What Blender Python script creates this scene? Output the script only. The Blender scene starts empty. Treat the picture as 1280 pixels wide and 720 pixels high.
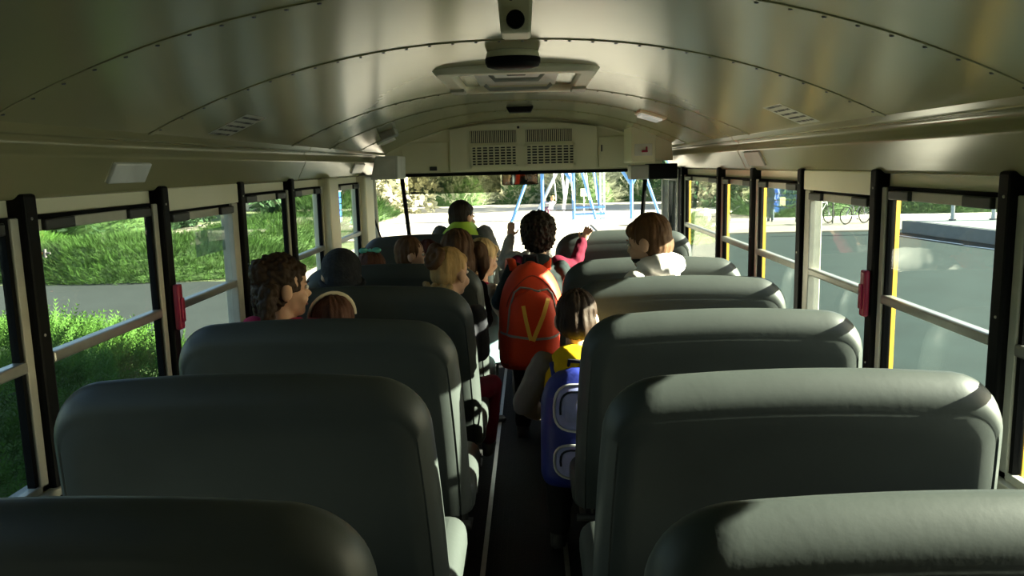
import bpy, math, random
import numpy as np
from mathutils import Vector, Matrix, noise

S = bpy.context.scene
COL = S.collection
R = math.radians
random.seed(7)
rng = np.random.default_rng(11)

# ------------------------------------------------------------------ camera
cam_data = bpy.data.cameras.new('camera')
cam = bpy.data.objects.new('camera', cam_data)
COL.objects.link(cam)
cam_data.sensor_width = 36.0
cam_data.lens = 998.2 / 1280 * 36.0
cam_data.clip_start = 0.05
cam_data.clip_end = 500
YAW, PITCH, ROLL = 0.0253, 0.1521, 0.024
fwd = Vector((-math.sin(YAW) * math.cos(PITCH), math.cos(YAW) * math.cos(PITCH), -math.sin(PITCH)))
rgt = Vector((math.cos(YAW), math.sin(YAW), 0))
dwn = fwd.cross(rgt)
r2 = rgt * math.cos(ROLL) + dwn * math.sin(ROLL)
d2 = dwn * math.cos(ROLL) - rgt * math.sin(ROLL)
cam.matrix_world = Matrix(((r2.x, -d2.x, -fwd.x, 0.0454), (r2.y, -d2.y, -fwd.y, 0.0), (r2.z, -d2.z, -fwd.z, 1.47), (0, 0, 0, 1)))
S.camera = cam

# ------------------------------------------------------------------ sky, sun, exposure
SUN = Vector((1.0, -0.03, 0.40)).normalized()
world = bpy.data.worlds.new('world')
S.world = world
world.use_nodes = True
wn = world.node_tree.nodes
sky = wn.new('ShaderNodeTexSky')
sky.sky_type = 'NISHITA'
sky.sun_disc = False
sky.sun_elevation = math.asin(SUN.z)
sky.sun_rotation = math.atan2(SUN.x, SUN.y)
sky.air_density = 1.0
sky.dust_density = 2.0
sky.ozone_density = 1.0
wn['Background'].inputs[1].default_value = 0.31
world.node_tree.links.new(sky.outputs[0], wn['Background'].inputs[0])
sd = bpy.data.lights.new('sun', 'SUN')
sd.energy = 46.0
sd.color = (1.0, 0.90, 0.72)
sd.angle = R(0.6)
sun = bpy.data.objects.new('sun', sd)
COL.objects.link(sun)
sun.rotation_euler = SUN.to_track_quat('Z', 'Y').to_euler()
sun.location = (20, -2, 12)
S.view_settings.view_transform = 'Standard'
S.view_settings.look = 'None'
S.view_settings.exposure = 0.42
S.view_settings.gamma = 1.0
S.cycles.max_bounces = 10
S.cycles.diffuse_bounces = 6
S.cycles.glossy_bounces = 4
S.cycles.transparent_max_bounces = 24
S.cycles.sample_clamp_indirect = 6.0
S.cycles.use_denoising = True

# ------------------------------------------------------------------ materials
MATS = {}


def mat(name, col, rough=0.6, metal=0.0, var=0.12, scale=8.0, bump=0.0, bscale=40.0, coat=0.0, stretch=None, spec=0.5, sheen=0.0, trans=0.0):
    """A principled material whose base colour is broken up by noise, with optional fine relief."""
    if name in MATS:
        return MATS[name]
    m = bpy.data.materials.new(name)
    m.use_nodes = True
    t = m.node_tree
    n, l = t.nodes, t.links
    b = n['Principled BSDF']
    tc = n.new('ShaderNodeTexCoord')
    mp = n.new('ShaderNodeMapping')
    if stretch:
        mp.inputs['Scale'].default_value = stretch
    l.new(tc.outputs['Object'], mp.inputs['Vector'])
    nz = n.new('ShaderNodeTexNoise')
    nz.inputs['Scale'].default_value = scale
    nz.inputs['Detail'].default_value = 5
    l.new(mp.outputs[0], nz.inputs['Vector'])
    rp = n.new('ShaderNodeValToRGB')
    c = Vector(col)
    rp.color_ramp.elements[0].position = 0.3
    rp.color_ramp.elements[1].position = 0.7
    rp.color_ramp.elements[0].color = (*(c * (1 - var)), 1)
    rp.color_ramp.elements[1].color = (*[min(1, x) for x in c * (1 + var)], 1)
    l.new(nz.outputs['Fac'], rp.inputs[0])
    l.new(rp.outputs[0], b.inputs['Base Color'])
    b.inputs['Roughness'].default_value = rough
    b.inputs['Metallic'].default_value = metal
    b.inputs['Specular IOR Level'].default_value = spec
    b.inputs['Coat Weight'].default_value = coat
    if sheen:
        b.inputs['Sheen Weight'].default_value = sheen
    if bump:
        n2 = n.new('ShaderNodeTexNoise')
        n2.inputs['Scale'].default_value = bscale
        n2.inputs['Detail'].default_value = 4
        l.new(mp.outputs[0], n2.inputs['Vector'])
        bp = n.new('ShaderNodeBump')
        bp.inputs['Strength'].default_value = bump
        bp.inputs['Distance'].default_value = 0.01
        l.new(n2.outputs['Fac'], bp.inputs['Height'])
        l.new(bp.outputs[0], b.inputs['Normal'])
    if trans:
        out = n['Material Output']
        tr = n.new('ShaderNodeBsdfTranslucent')
        l.new(rp.outputs[0], tr.inputs[0])
        mx = n.new('ShaderNodeMixShader')
        mx.inputs[0].default_value = trans
        l.new(b.outputs[0], mx.inputs[1])
        l.new(tr.outputs[0], mx.inputs[2])
        l.new(mx.outputs[0], out.inputs[0])
    MATS[name] = m
    return m


def glass(name, tint, dust, dcol=(0.75, 0.8, 0.75)):
    """Clear pane: sees through, mirrors at a grazing angle, and carries a thin film of dust."""
    if name in MATS:
        return MATS[name]
    m = bpy.data.materials.new(name)
    m.use_nodes = True
    t = m.node_tree
    n, l = t.nodes, t.links
    n.remove(n['Principled BSDF'])
    tr = n.new('ShaderNodeBsdfTransparent')
    tr.inputs[0].default_value = (*tint, 1)
    gl = n.new('ShaderNodeBsdfGlossy')
    gl.inputs['Roughness'].default_value = 0.02
    lw = n.new('ShaderNodeLayerWeight')
    lw.inputs[0].default_value = 0.5
    pw = n.new('ShaderNodeMath')
    pw.operation = 'POWER'
    pw.inputs[1].default_value = 5.0
    l.new(lw.outputs['Facing'], pw.inputs[0])
    fr = n.new('ShaderNodeMath')
    fr.operation = 'MULTIPLY_ADD'
    fr.inputs[1].default_value = 0.45
    fr.inputs[2].default_value = 0.025
    l.new(pw.outputs[0], fr.inputs[0])
    m1 = n.new('ShaderNodeMixShader')
    l.new(fr.outputs[0], m1.inputs[0])
    l.new(tr.outputs[0], m1.inputs[1])
    l.new(gl.outputs[0], m1.inputs[2])
    df = n.new('ShaderNodeBsdfDiffuse')
    df.inputs[0].default_value = (*dcol, 1)
    tl = n.new('ShaderNodeBsdfTranslucent')
    tl.inputs[0].default_value = (*dcol, 1)
    m3 = n.new('ShaderNodeMixShader')
    m3.inputs[0].default_value = 0.5
    l.new(df.outputs[0], m3.inputs[1])
    l.new(tl.outputs[0], m3.inputs[2])
    tc = n.new('ShaderNodeTexCoord')
    nz = n.new('ShaderNodeTexNoise')
    nz.inputs['Scale'].default_value = 2.5
    nz.inputs['Detail'].default_value = 6
    l.new(tc.outputs['Object'], nz.inputs['Vector'])
    mr = n.new('ShaderNodeMapRange')
    mr.inputs[1].default_value = 0.35
    mr.inputs[2].default_value = 0.8
    mr.inputs[3].default_value = dust * 0.5
    mr.inputs[4].default_value = dust * 2.0
    l.new(nz.outputs['Fac'], mr.inputs[0])
    m2 = n.new('ShaderNodeMixShader')
    l.new(mr.outputs[0], m2.inputs[0])
    l.new(m1.outputs[0], m2.inputs[1])
    l.new(m3.outputs[0], m2.inputs[2])
    l.new(m2.outputs[0], n['Material Output'].inputs[0])
    MATS[name] = m
    return m


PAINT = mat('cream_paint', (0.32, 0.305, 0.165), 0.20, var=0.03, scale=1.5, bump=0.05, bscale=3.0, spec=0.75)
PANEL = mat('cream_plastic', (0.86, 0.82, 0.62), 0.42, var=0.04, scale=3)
VINYL = mat('grey_green_vinyl', (0.047, 0.055, 0.051), 0.45, var=0.12, scale=5, bump=0.035, bscale=60, spec=0.3)
PIPING = mat('vinyl_piping', (0.10, 0.11, 0.10), 0.5)
BLACK = mat('black_post_paint', (0.004, 0.004, 0.004), 0.6, var=0.2, spec=0.15)
YBODY = mat('yellow_body', (0.45, 0.26, 0.02), 0.35)
RUBBER = mat('black_rubber', (0.006, 0.006, 0.006), 0.8, spec=0.1)
ALU = mat('brushed_aluminium', (0.50, 0.49, 0.44), 0.38, metal=0.85, var=0.08, scale=20)
ALUW = mat('painted_aluminium', (0.48, 0.47, 0.40), 0.45, metal=0.1, var=0.08, scale=20)
FLOORM = mat('ribbed_rubber_floor', (0.010, 0.011, 0.012), 0.65, bump=0.3, bscale=90, spec=0.15)
WALLM = mat('grey_wall_lining', (0.16, 0.17, 0.15), 0.5)
DARKP = mat('dark_plastic', (0.03, 0.03, 0.032), 0.45)
GREYP = mat('grey_plastic', (0.42, 0.42, 0.38), 0.5)
WHITEP = mat('white_plastic', (0.75, 0.74, 0.68), 0.4)
LENS = mat('frosted_lens', (0.72, 0.74, 0.72), 0.25)
REDP = mat('red_plastic', (0.33, 0.012, 0.05), 0.4)
STEEL = mat('dark_steel', (0.10, 0.10, 0.10), 0.45, metal=0.6)
GLASS = glass('window_glass', (0.86, 0.90, 0.87), 0.004)
GLASSR = glass('dusty_glass', (0.84, 0.90, 0.88), 0.0022)
WGLASS = glass('windshield_glass', (0.93, 0.95, 0.94), 0.004)
VISORM = glass('smoked_visor', (0.46, 0.46, 0.40), 0.03, (0.3, 0.32, 0.26))
ASPH = mat('asphalt', (0.016, 0.030, 0.029), 0.9, spec=0.12, var=0.12, scale=1.2, bump=0.4, bscale=60)
ROADM = mat('pale_road', (0.030, 0.039, 0.038), 0.9, spec=0.12, var=0.08, scale=1.0, bump=0.3, bscale=50)
PAVE = mat('pale_pavement', (0.21, 0.195, 0.155), 0.9, var=0.06, scale=2)
SAND = mat('pale_sand', (0.50, 0.47, 0.38), 0.95, var=0.06, scale=1.5, bump=0.3, bscale=20)
LAWN = mat('lawn', (0.13, 0.17, 0.07), 0.9, var=0.3, scale=3)
CONC = mat('concrete', (0.20, 0.21, 0.20), 0.9, var=0.08, scale=4)
JUNIPER = mat('juniper_green', (0.050, 0.125, 0.018), 0.7, var=0.45, scale=2.2, spec=0.2, trans=0.25)
JUNSHADE = mat('juniper_shade_green', (0.024, 0.060, 0.010), 0.7, var=0.45, scale=1.2, spec=0.15, trans=0.2)  # juniper copy darkened so its colour carries the shade on the hedge
JUNDARK = mat('juniper_heart', (0.045, 0.10, 0.02), 0.9, var=0.4, scale=5)
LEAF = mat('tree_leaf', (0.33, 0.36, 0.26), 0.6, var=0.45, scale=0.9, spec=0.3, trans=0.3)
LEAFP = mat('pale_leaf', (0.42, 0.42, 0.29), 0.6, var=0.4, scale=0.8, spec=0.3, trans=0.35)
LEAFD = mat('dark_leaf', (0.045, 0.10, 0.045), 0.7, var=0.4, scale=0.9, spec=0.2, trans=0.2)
BARK = mat('bark', (0.10, 0.075, 0.05), 0.9, var=0.3, scale=6, bump=0.5, bscale=20)
BLUEP = mat('sky_blue_paint', (0.10, 0.28, 0.62), 0.45)
WHITELINE = mat('white_road_paint', (0.80, 0.80, 0.74), 0.8)


# ------------------------------------------------------------------ mesh helpers
class MB:
    def __init__(self):
        self.v, self.f = [], []

    def add(self, vs, fs, M=None):
        o = len(self.v)
        self.v += [tuple(M @ Vector(p)) if M is not None else tuple(p) for p in vs]
        self.f += [tuple(i + o for i in f) for f in fs]
        return self

    def box(self, lo, hi, M=None):
        (a, b, c), (d, e, g) = lo, hi
        vs = [(a, b, c), (d, b, c), (d, e, c), (a, e, c), (a, b, g), (d, b, g), (d, e, g), (a, e, g)]
        return self.add(vs, [(0, 3, 2, 1), (4, 5, 6, 7), (0, 1, 5, 4), (1, 2, 6, 5), (2, 3, 7, 6), (3, 0, 4, 7)], M)

    def cbox(self, c, s, M=None):
        return self.box([c[i] - s[i] / 2 for i in range(3)], [c[i] + s[i] / 2 for i in range(3)], M)

    def loft(self, rings, caps=True, closed=True, M=None):
        n = len(rings[0])
        vs = [p for r in rings for p in r]
        fs = []
        for k in range(len(rings) - 1):
            for i in range(n if closed else n - 1):
                j = (i + 1) % n
                fs.append((k * n + i, k * n + j, (k + 1) * n + j, (k + 1) * n + i))
        if caps:
            fs.append(tuple(range(n))[::-1])
            fs.append(tuple((len(rings) - 1) * n + i for i in range(n)))
        return self.add(vs, fs, M)

    def tube(self, pts, rad, n=8, caps=True, flat=None):
        """Round bar along points; rad is a number or one radius per point; flat squeezes it along its second axis."""
        P = [Vector(p) for p in pts]
        rs = rad if isinstance(rad, (list, tuple)) else [rad] * len(P)
        rings = []
        up = None
        for i, p in enumerate(P):
            t = (P[min(i + 1, len(P) - 1)] - P[max(i - 1, 0)])
            t = t.normalized() if t.length > 1e-9 else Vector((0, 0, 1))
            if up is None:
                a = Vector((0, 0, 1)) if abs(t.z) < 0.9 else Vector((0, 1, 0))
                up = t.cross(a).normalized()
            up = (up - t * up.dot(t)).normalized()
            sd_ = t.cross(up)
            k = flat if flat else 1.0
            rings.append([p + up * (rs[i] * math.cos(2 * math.pi * q / n)) + sd_ * (rs[i] * k * math.sin(2 * math.pi * q / n)) for q in range(n)])
        return self.loft(rings, caps)

    def ell(self, c, r, M=None, nu=14, nv=9):
        rings = []
        c = Vector(c)
        vs = [c + Vector((0, 0, -r[2]))]
        fs = []
        for k in range(1, nv):
            a = -math.pi / 2 + math.pi * k / nv
            for q in range(nu):
                b = 2 * math.pi * q / nu
                vs.append(c + Vector((r[0] * math.cos(a) * math.cos(b), r[1] * math.cos(a) * math.sin(b), r[2] * math.sin(a))))
        vs.append(c + Vector((0, 0, r[2])))
        for q in range(nu):
            fs.append((0, 1 + (q + 1) % nu, 1 + q))
            top = len(vs) - 1
            o = 1 + (nv - 2) * nu
            fs.append((top, o + q, o + (q + 1) % nu))
        for k in range(nv - 2):
            for q in range(nu):
                a = 1 + k * nu
                fs.append((a + q, a + (q + 1) % nu, a + nu + (q + 1) % nu, a + nu + q))
        return self.add(vs, fs, M)

    def cap(self, a, b, ra, rb, n=10):
        """Tapered capsule, closed, for fused bodies."""
        a, b = Vector(a), Vector(b)
        d = (b - a)
        L = d.length
        if L < 1e-6:
            return self.ell(a, (ra, ra, ra))
        d /= L
        pts, rs = [], []
        for q in (1.0, 0.8, 0.45):
            pts.append(a - d * ra * q)
            rs.append(max(ra * math.sqrt(max(0, 1 - q * q)), ra * 0.08))
        pts.append(a)
        rs.append(ra)
        pts.append(b)
        rs.append(rb)
        for q in (0.45, 0.8, 1.0):
            pts.append(b + d * rb * q)
            rs.append(max(rb * math.sqrt(max(0, 1 - q * q)), rb * 0.08))
        return self.tube(pts, rs, n)

    def chain(self, pts, rads, n=10):
        for i in range(len(pts) - 1):
            self.cap(pts[i], pts[i + 1], rads[i], rads[i + 1], n)
        return self

    def mesh(self, name):
        m = bpy.data.meshes.new(name)
        m.from_pydata([tuple(p) for p in self.v], [], self.f)
        m.update()
        return m


def obj(name, mesh, m=None, parent=None, smooth=False, bevel=0.0, loc=None, kind=None):
    if isinstance(mesh, MB):
        mesh = mesh.mesh(name)
    if m is not None and not mesh.materials:
        mesh.materials.append(m)
    o = bpy.data.objects.new(name, mesh)
    COL.objects.link(o)
    if parent is not None:
        o.parent = parent
    if loc:
        o.location = loc
    if smooth:
        mesh.polygons.foreach_set('use_smooth', [True] * len(mesh.polygons))
        mesh.set_sharp_from_angle(angle=R(55))
    if bevel:
        b = o.modifiers.new('bevel', 'BEVEL')
        b.width = bevel
        b.segments = 2
        b.limit_method = 'ANGLE'
    if kind:
        o['kind'] = kind
    return o


def tag(o, label=None, cat=None, group=None, kind=None):
    if label:
        o['label'] = label
    if cat:
        o['category'] = cat
    if group:
        o['group'] = group
    if kind:
        o['kind'] = kind
    return o


def empty(name, loc=(0, 0, 0), rz=0.0, label=None, cat=None, group=None, kind=None):
    o = bpy.data.objects.new(name, None)
    o.empty_display_size = 0.1
    COL.objects.link(o)
    o.location = loc
    o.rotation_euler = (0, 0, rz)
    return tag(o, label, cat, group, kind)


def dup(root, loc=None, rz=None, label=None, group=None):
    r = root.copy()
    COL.objects.link(r)
    if loc is not None:
        r.location = loc
    if rz is not None:
        r.rotation_euler = (0, 0, rz)
    if label:
        r['label'] = label
    if group:
        r['group'] = group
    for ch in list(root.children):
        c = ch.copy()
        COL.objects.link(c)
        c.parent = r
        for g in list(ch.children):
            d = g.copy()
            COL.objects.link(d)
            d.parent = c
    return r


def prism(profile, y0, y1):
    """Extrude a closed (x,z) outline along y."""
    mb = MB()
    mb.loft([[(x, y0, z) for x, z in profile], [(x, y1, z) for x, z in profile]])
    return mb


G = -1.05            # ground outside
ZC = 1.82            # ceiling crown


def ceil_z(x):
    return ZC - 0.235 * (abs(x) / 1.05) ** 2.2


def ceil_slope(x):
    return -0.235 * 2.2 / 1.05 * (abs(x) / 1.05) ** 1.2 * (1 if x > 0 else -1)


# ------------------------------------------------------------------ the ground outside
obj('ground', MB().box((-150, -80, G - 0.3), (150, 160, G - 0.02)), LAWN, kind='structure')
obj('parking_lot', MB().box((-2.5, -30, G - 0.02), (30, 27.6, G)), ASPH, kind='structure')
obj('road', MB().box((-70, -30, G - 0.02), (-2.5, 18.4, G)), ROADM, kind='structure')
obj('pavement', MB().box((2.5, 27.6, G - 0.02), (45, 33.0, G + 0.06)), PAVE, kind='structure', bevel=0.02)
obj('playground_ground', MB().box((-16, 27.9, G - 0.018), (30, 62, G + 0.03)), SAND, kind='structure')
obj('forecourt', MB().box((-5.6, 18.0, G - 0.02), (2.5, 27.9, G + 0.01)), SAND, kind='structure')

# ------------------------------------------------------------------ bus shell
Y0, Y1 = -1.2, 6.2
XW = 1.15
fl = obj('floor', MB().box((-XW, Y0, -0.08), (XW, 7.0, 0)), FLOORM, kind='structure')
for x in (-0.155, 0.155):
    obj('aisle_strip', MB().box((x - 0.009, Y0, 0.0), (x + 0.009, 6.0, 0.006)), ALU, fl)
rb = MB()
for k in range(11):
    x = -0.125 + 0.025 * k
    rb.box((x - 0.005, Y0, 0.0), (x + 0.005, 6.0, 0.004))
obj('floor_rib', rb, FLOORM, fl, kind='stuff')

# ceiling: curved panels between riveted cross straps
SEAMS = [-1.2, 0.23, 0.93, 1.63, 2.33, 3.73, 4.43, 5.2, 6.6]
XS = [-1.06 + 2.12 * k / 28 for k in range(29)]
ceil = empty('ceiling', (0, 0, 0), kind='structure')
for a, b in zip(SEAMS[:-1], SEAMS[1:]):
    mb = MB()
    lo = [(x, ceil_z(x)) for x in XS]
    hi = [(x, ceil_z(x) + 0.02) for x in reversed(XS)]
    mb = prism(lo + hi, a + 0.001, b - 0.001)
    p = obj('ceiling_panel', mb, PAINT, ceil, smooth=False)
    p.data.polygons.foreach_set('use_smooth', [True] * len(p.data.polygons))
    p.data.set_sharp_from_angle(angle=R(30))
for y in SEAMS[1:-1]:
    prof = [(x, ceil_z(x) - 0.003) for x in XS] + [(x, ceil_z(x) + 0.001) for x in reversed(XS)]
    mb = prism(prof, y - 0.016, y + 0.016)
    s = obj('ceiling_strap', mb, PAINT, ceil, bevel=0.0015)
    s.data.polygons.foreach_set('use_smooth', [True] * len(s.data.polygons))
    s.data.set_sharp_from_angle(angle=R(30))
    rv = MB()
    for k in range(32):
        x = -1.02 + 2.04 * k / 31
        rv.ell((x, y, ceil_z(x) - 0.003), (0.0055, 0.0055, 0.003), nu=6, nv=4)
    obj('rivet', rv, STEEL, s, kind='stuff')
# outer skin of the roof
prof = [(x * 1.15, ceil_z(x) + 0.10) for x in XS]
prof = [(-1.22, 1.40)] + prof + [(1.22, 1.40)]
inner = [(x, z - 0.015) for x, z in reversed(prof)]
obj('roof', prism(prof + inner, Y0 - 0.1, 6.7), YBODY, kind='structure')

POSTS = [0.43, 1.13, 1.83, 2.52, 3.21, 3.90]
nwin = 0


def latch(x0, x1, y0, y1, z, parent):
    obj('latch', MB().box((x0, y0, z - 0.014), (x1, y1, z + 0.014)), DARKP, parent, bevel=0.004)


def side_window(sgn, y0, y1, ztop=1.378, zsill=0.725, gl=GLASS):
    """One side window between two posts: frame, gasket, top bar with latches, meeting rail and two panes."""
    global nwin
    nwin += 1
    X = lambda a, b: (sgn * a, sgn * b) if sgn > 0 else (sgn * b, sgn * a)
    xa, xb = X(1.126, 1.147)
    mb = MB()
    mb.box((xa, y0, zsill), (xb, y1, zsill + 0.02))
    mb.box((xa, y0, zsill), (xb, y0 + 0.022, ztop))
    mb.box((xa, y1 - 0.03, zsill), (xb, y1, ztop))
    root = obj('window_%d' % nwin, mb, ALUW, kind='structure', bevel=0.003)
    xa, xb = X(1.132, 1.151)
    mb = MB()
    mb.box((xa, y0, ztop - 0.008), (xb, y1, ztop + 0.002))
    mb.box((xa, y1 - 0.044, zsill + 0.02), (xb, y1 - 0.03, ztop - 0.008))
    mb.box((xa, y0 + 0.022, zsill + 0.02), (xb, y0 + 0.032, ztop - 0.008))
    obj('gasket', mb, RUBBER, root)
    a_, b_ = sgn * 1.1515, sgn * 1.166
    lip = [(a_, y1 - 0.048), (b_, y1 - 0.044), (b_, y1), (a_, y1)]
    if sgn > 0:
        obj('outer_lip', MB().loft([[(x, y, zsill + 0.01) for x, y in lip], [(x, y, ztop) for x, y in lip]]), YBODY, root)
    xa, xb = X(1.130, 1.152)
    obj('top_bar', MB().box((xa, y0 + 0.03, ztop - 0.036), (xb, y1 - 0.044, ztop - 0.008)), ALUW, root, bevel=0.003)
    xl, xm = X(1.118, 1.134)
    L = (y1 - y0)
    latch(xl, xm, y0 + 0.04, y0 + 0.04 + 0.2 * L, ztop - 0.022, root)
    latch(xl, xm, y1 - 0.06 - 0.2 * L, y1 - 0.06, ztop - 0.022, root)
    xa, xb = X(1.122, 1.156)
    obj('meeting_rail', MB().box((xa, y0 + 0.022, 1.020), (xb, y1 - 0.03, 1.048)), ALU, root, bevel=0.006)
    xa, xb = X(1.139, 1.143)
    obj('glass_pane', MB().box((xa, y0 + 0.03, 1.045), (xb, y1 - 0.04, ztop - 0.03)), gl, root)
    xa, xb = X(1.145, 1.149)
    obj('glass_pane', MB().box((xa, y0 + 0.03, zsill + 0.02), (xb, y1 - 0.04, 1.025)), gl, root)
    return root


for side, sgn in (('left', -1), ('right', 1)):
    X = lambda a, b: (sgn * a, sgn * b) if sgn > 0 else (sgn * b, sgn * a)
    xa, xb = X(1.13, 1.20)
    w = obj('wall_' + side, MB().box((xa, Y0, -0.62), (xb, 6.9 if sgn < 0 else 5.69, 0.725)), WALLM, kind='structure')
    xa, xb = X(1.105, 1.17)
    obj('window_sill', MB().box((xa, Y0, 0.705), (xb, 5.69, 0.728)), ALUW, w, bevel=0.004)
    xa, xb = X(1.13, 1.20)
    obj('rear_light_blocker', MB().box((xa, Y0, 0.70), (xb, 0.43, 1.46)), PANEL, w)  # solid panel added in place of unseen rear windows to darken the rear
    # strip above the windows
    xa, xb = X(1.150, 1.20)
    obj('upper_rail', MB().box((xa, Y0, 1.376), (xb, 6.3, 1.46)), PANEL, w)
    # black window posts
    plist = POSTS + ([4.60, 5.69] if sgn > 0 else [])
    for y in plist:
        xa, xb = X(1.108, 1.168)
        p = obj('window_post', MB().box((xa, y - 0.025, 0.60), (xb, y + 0.025, 1.432)), BLACK, w, bevel=0.008)
        sc = MB()
        for z in (0.82, 1.10, 1.375):
            sc.ell((sgn * 1.107, y - 0.005, z), (0.002, 0.004, 0.004), nu=8, nv=4)
        obj('screw', sc, ALU, p, kind='stuff')
    if sgn < 0:
        for a, b in ((4.52, 4.74), (5.52, 5.80)):
            xa, xb = X(1.085, 1.19)
            obj('wall_pillar', MB().box((xa, a, 0.60), (xb, b, 1.425)), PANEL, w, bevel=0.012)
    # header cove above the windows
    c = sgn
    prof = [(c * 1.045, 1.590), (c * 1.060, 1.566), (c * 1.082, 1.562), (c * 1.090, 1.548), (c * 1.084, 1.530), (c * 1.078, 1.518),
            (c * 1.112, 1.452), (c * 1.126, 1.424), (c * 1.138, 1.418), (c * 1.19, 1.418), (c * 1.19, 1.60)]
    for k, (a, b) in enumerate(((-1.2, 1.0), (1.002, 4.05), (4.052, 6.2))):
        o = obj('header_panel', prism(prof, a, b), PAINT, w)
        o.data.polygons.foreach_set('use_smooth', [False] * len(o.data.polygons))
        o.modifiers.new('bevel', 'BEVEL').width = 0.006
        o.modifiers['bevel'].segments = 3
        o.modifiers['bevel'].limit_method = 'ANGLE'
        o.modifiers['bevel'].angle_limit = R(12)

for y0, y1 in zip(POSTS[:-1], POSTS[1:]):
    emer = abs(y0 - 2.52) < 0.01
    for sgn in (-1, 1):
        a, b = y0 + 0.025, y1 - 0.025
        zt = 1.348 if emer else 1.378
        w = side_window(sgn, a, b, zt, gl=GLASSR if sgn > 0 else GLASS)
        if emer:
            xa, xb = sorted((sgn * 1.120, sgn * 1.17))
            obj('filler_panel', MB().box((xa, a, 1.350), (xb, b, 1.425)), PANEL, w, bevel=0.004)
            obj('push_out_frame', MB().box((xa, b - 0.075, 0.73), (xb, b - 0.03, 1.350)), ALUW, w, bevel=0.004)
            if sgn < 0:
                obj('sticker', MB().box((-1.1385, b - 0.40, 1.175), (-1.1375, b - 0.13, 1.265)), glass('clear_sticker', (0.6, 0.68, 0.62), 0.12), w)
side_window(-1, 3.925, 4.52)
side_window(-1, 4.74, 5.52)
side_window(1, 3.925, 4.575, gl=GLASSR)
side_window(1, 4.625, 5.665, gl=GLASSR)

# rear wall
obj('wall_rear', MB().box((-1.2, Y0 - 0.08, -0.6), (1.2, Y0, 1.85)), PANEL, kind='structure')

# ------------------------------------------------------------------ front bulkhead, windshield, door
prof = [(-1.06, 1.425)] + [(x, ceil_z(x) + 0.005) for x in XS] + [(1.06, 1.425)]
wf = obj('wall_front', prism(prof, 6.2, 6.26), PANEL, kind='structure')
obj('edge_trim', MB().box((-0.98, 6.185, 1.402), (0.96, 6.25, 1.426)), RUBBER, wf, bevel=0.006)
tp = [(x, 6.195, ceil_z(x) - 0.004) for x in XS]
obj('arch_trim', MB().tube(tp, 0.009, 6), PANEL, wf, smooth=True)
obj('access_panel', MB().box((-0.93, 6.188, 1.44), (-0.575, 6.2, 1.66)), PANEL, wf, bevel=0.004)
obj('access_panel', MB().box((0.575, 6.188, 1.445), (0.86, 6.2, 1.67)), PANEL, wf, bevel=0.004)
obj('panel_latch', MB().box((0.592, 6.18, 1.56), (0.602, 6.19, 1.61)), STEEL, wf)

ac = empty('heater_unit', (0, 6.19, 1.6), label='cream heater panel with four dark vents above the windshield', cat='heater')
mb = MB()
prof = [(-0.56, 1.432), (0.56, 1.432), (0.56, 1.752), (0.30, 1.785), (0, 1.795), (-0.30, 1.785), (-0.56, 1.752)]
obj('housing', prism([(x, z - 1.6) for x, z in prof], -0.035, 0.01), PANEL, ac, bevel=0.006)
for x0, x1 in ((-0.402, -0.052), (0.02, 0.37)):
    v = obj('vent', MB().box((x0, -0.037, 0.045), (x1, -0.034, 0.135)), DARKP, ac)
    sl = MB()
    for k in range(24):
        x = x0 + (x1 - x0) * (k + 0.5) / 24
        sl.box((x - 0.0032, -0.048, 0.047), (x + 0.0032, -0.036, 0.133))
    obj('slat', sl, PANEL, v, kind='stuff')
for x0, x1 in ((-0.402, -0.042), (0.015, 0.395)):
    v = obj('grille', MB().box((x0 + 0.01, -0.037, -0.125), (x1 - 0.01, -0.034, 0.018)), DARKP, ac)
    fr = MB()
    fr.box((x0, -0.052, -0.135), (x1, -0.034, -0.12)).box((x0, -0.052, 0.012), (x1, -0.034, 0.027))
    fr.box((x0, -0.052, -0.135), (x0 + 0.016, -0.034, 0.027)).box((x1 - 0.016, -0.052, -0.135), (x1, -0.034, 0.027))
    obj('grille_frame', fr, PANEL, v)
    sl = MB()
    for k in range(1, 8):
        x = x0 + (x1 - x0) * k / 8
        sl.box((x - 0.006, -0.046, -0.125), (x + 0.006, -0.036, 0.018))
    for k in range(1, 7):
        z = -0.125 + 0.143 * k / 7
        sl.box((x0, -0.046, z - 0.004), (x1, -0.036, z + 0.004))
    obj('lattice_bar', sl, PANEL, v, kind='stuff')
obj('knob', MB().ell((-0.035, -0.037, 0.155), (0.010, 0.008, 0.010)), DARKP, ac, smooth=True)
b = obj('indicator_box', MB().box((-0.72, 6.165, 1.445), (-0.665, 6.19, 1.475)), DARKP, bevel=0.004)
tag(b, 'tiny black switch box on the lower left of the cream bulkhead', 'switch')

# windshield: two raked panes in a black gasket
ws = obj('window_50', MB().tube([(-0.945, 6.22, 1.41), (-0.945, 6.62, 0.66)], 0.017, 8).tube([(0.938, 6.22, 1.41), (0.938, 6.62, 0.66)], 0.017, 8), RUBBER, kind='structure')
obj('glass_pane', MB().loft([[(-0.945, 6.23, 1.41), (0.938, 6.23, 1.41), (0.938, 6.63, 0.66), (-0.945, 6.63, 0.66)],
                             [(-0.945, 6.236, 1.41), (0.938, 6.236, 1.41), (0.938, 6.636, 0.66), (-0.945, 6.636, 0.66)]]), WGLASS, ws)
for s in (-1, 1):
    a = [(s * 0.955, 6.23, 1.41), (s * 1.13, 6.02, 1.41), (s * 1.13, 6.15, 0.66), (s * 0.955, 6.62, 0.66)]
    obj('glass_pane', MB().loft([a, [(x, y + 0.006, z) for x, y, z in a]]), WGLASS, ws)
    obj('corner_post', MB().tube([(s * 1.135, 6.02, 1.44), (s * 1.135, 6.15, 0.6)], 0.022, 8), ALUW if s < 0 else DARKP, ws, smooth=True)
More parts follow.
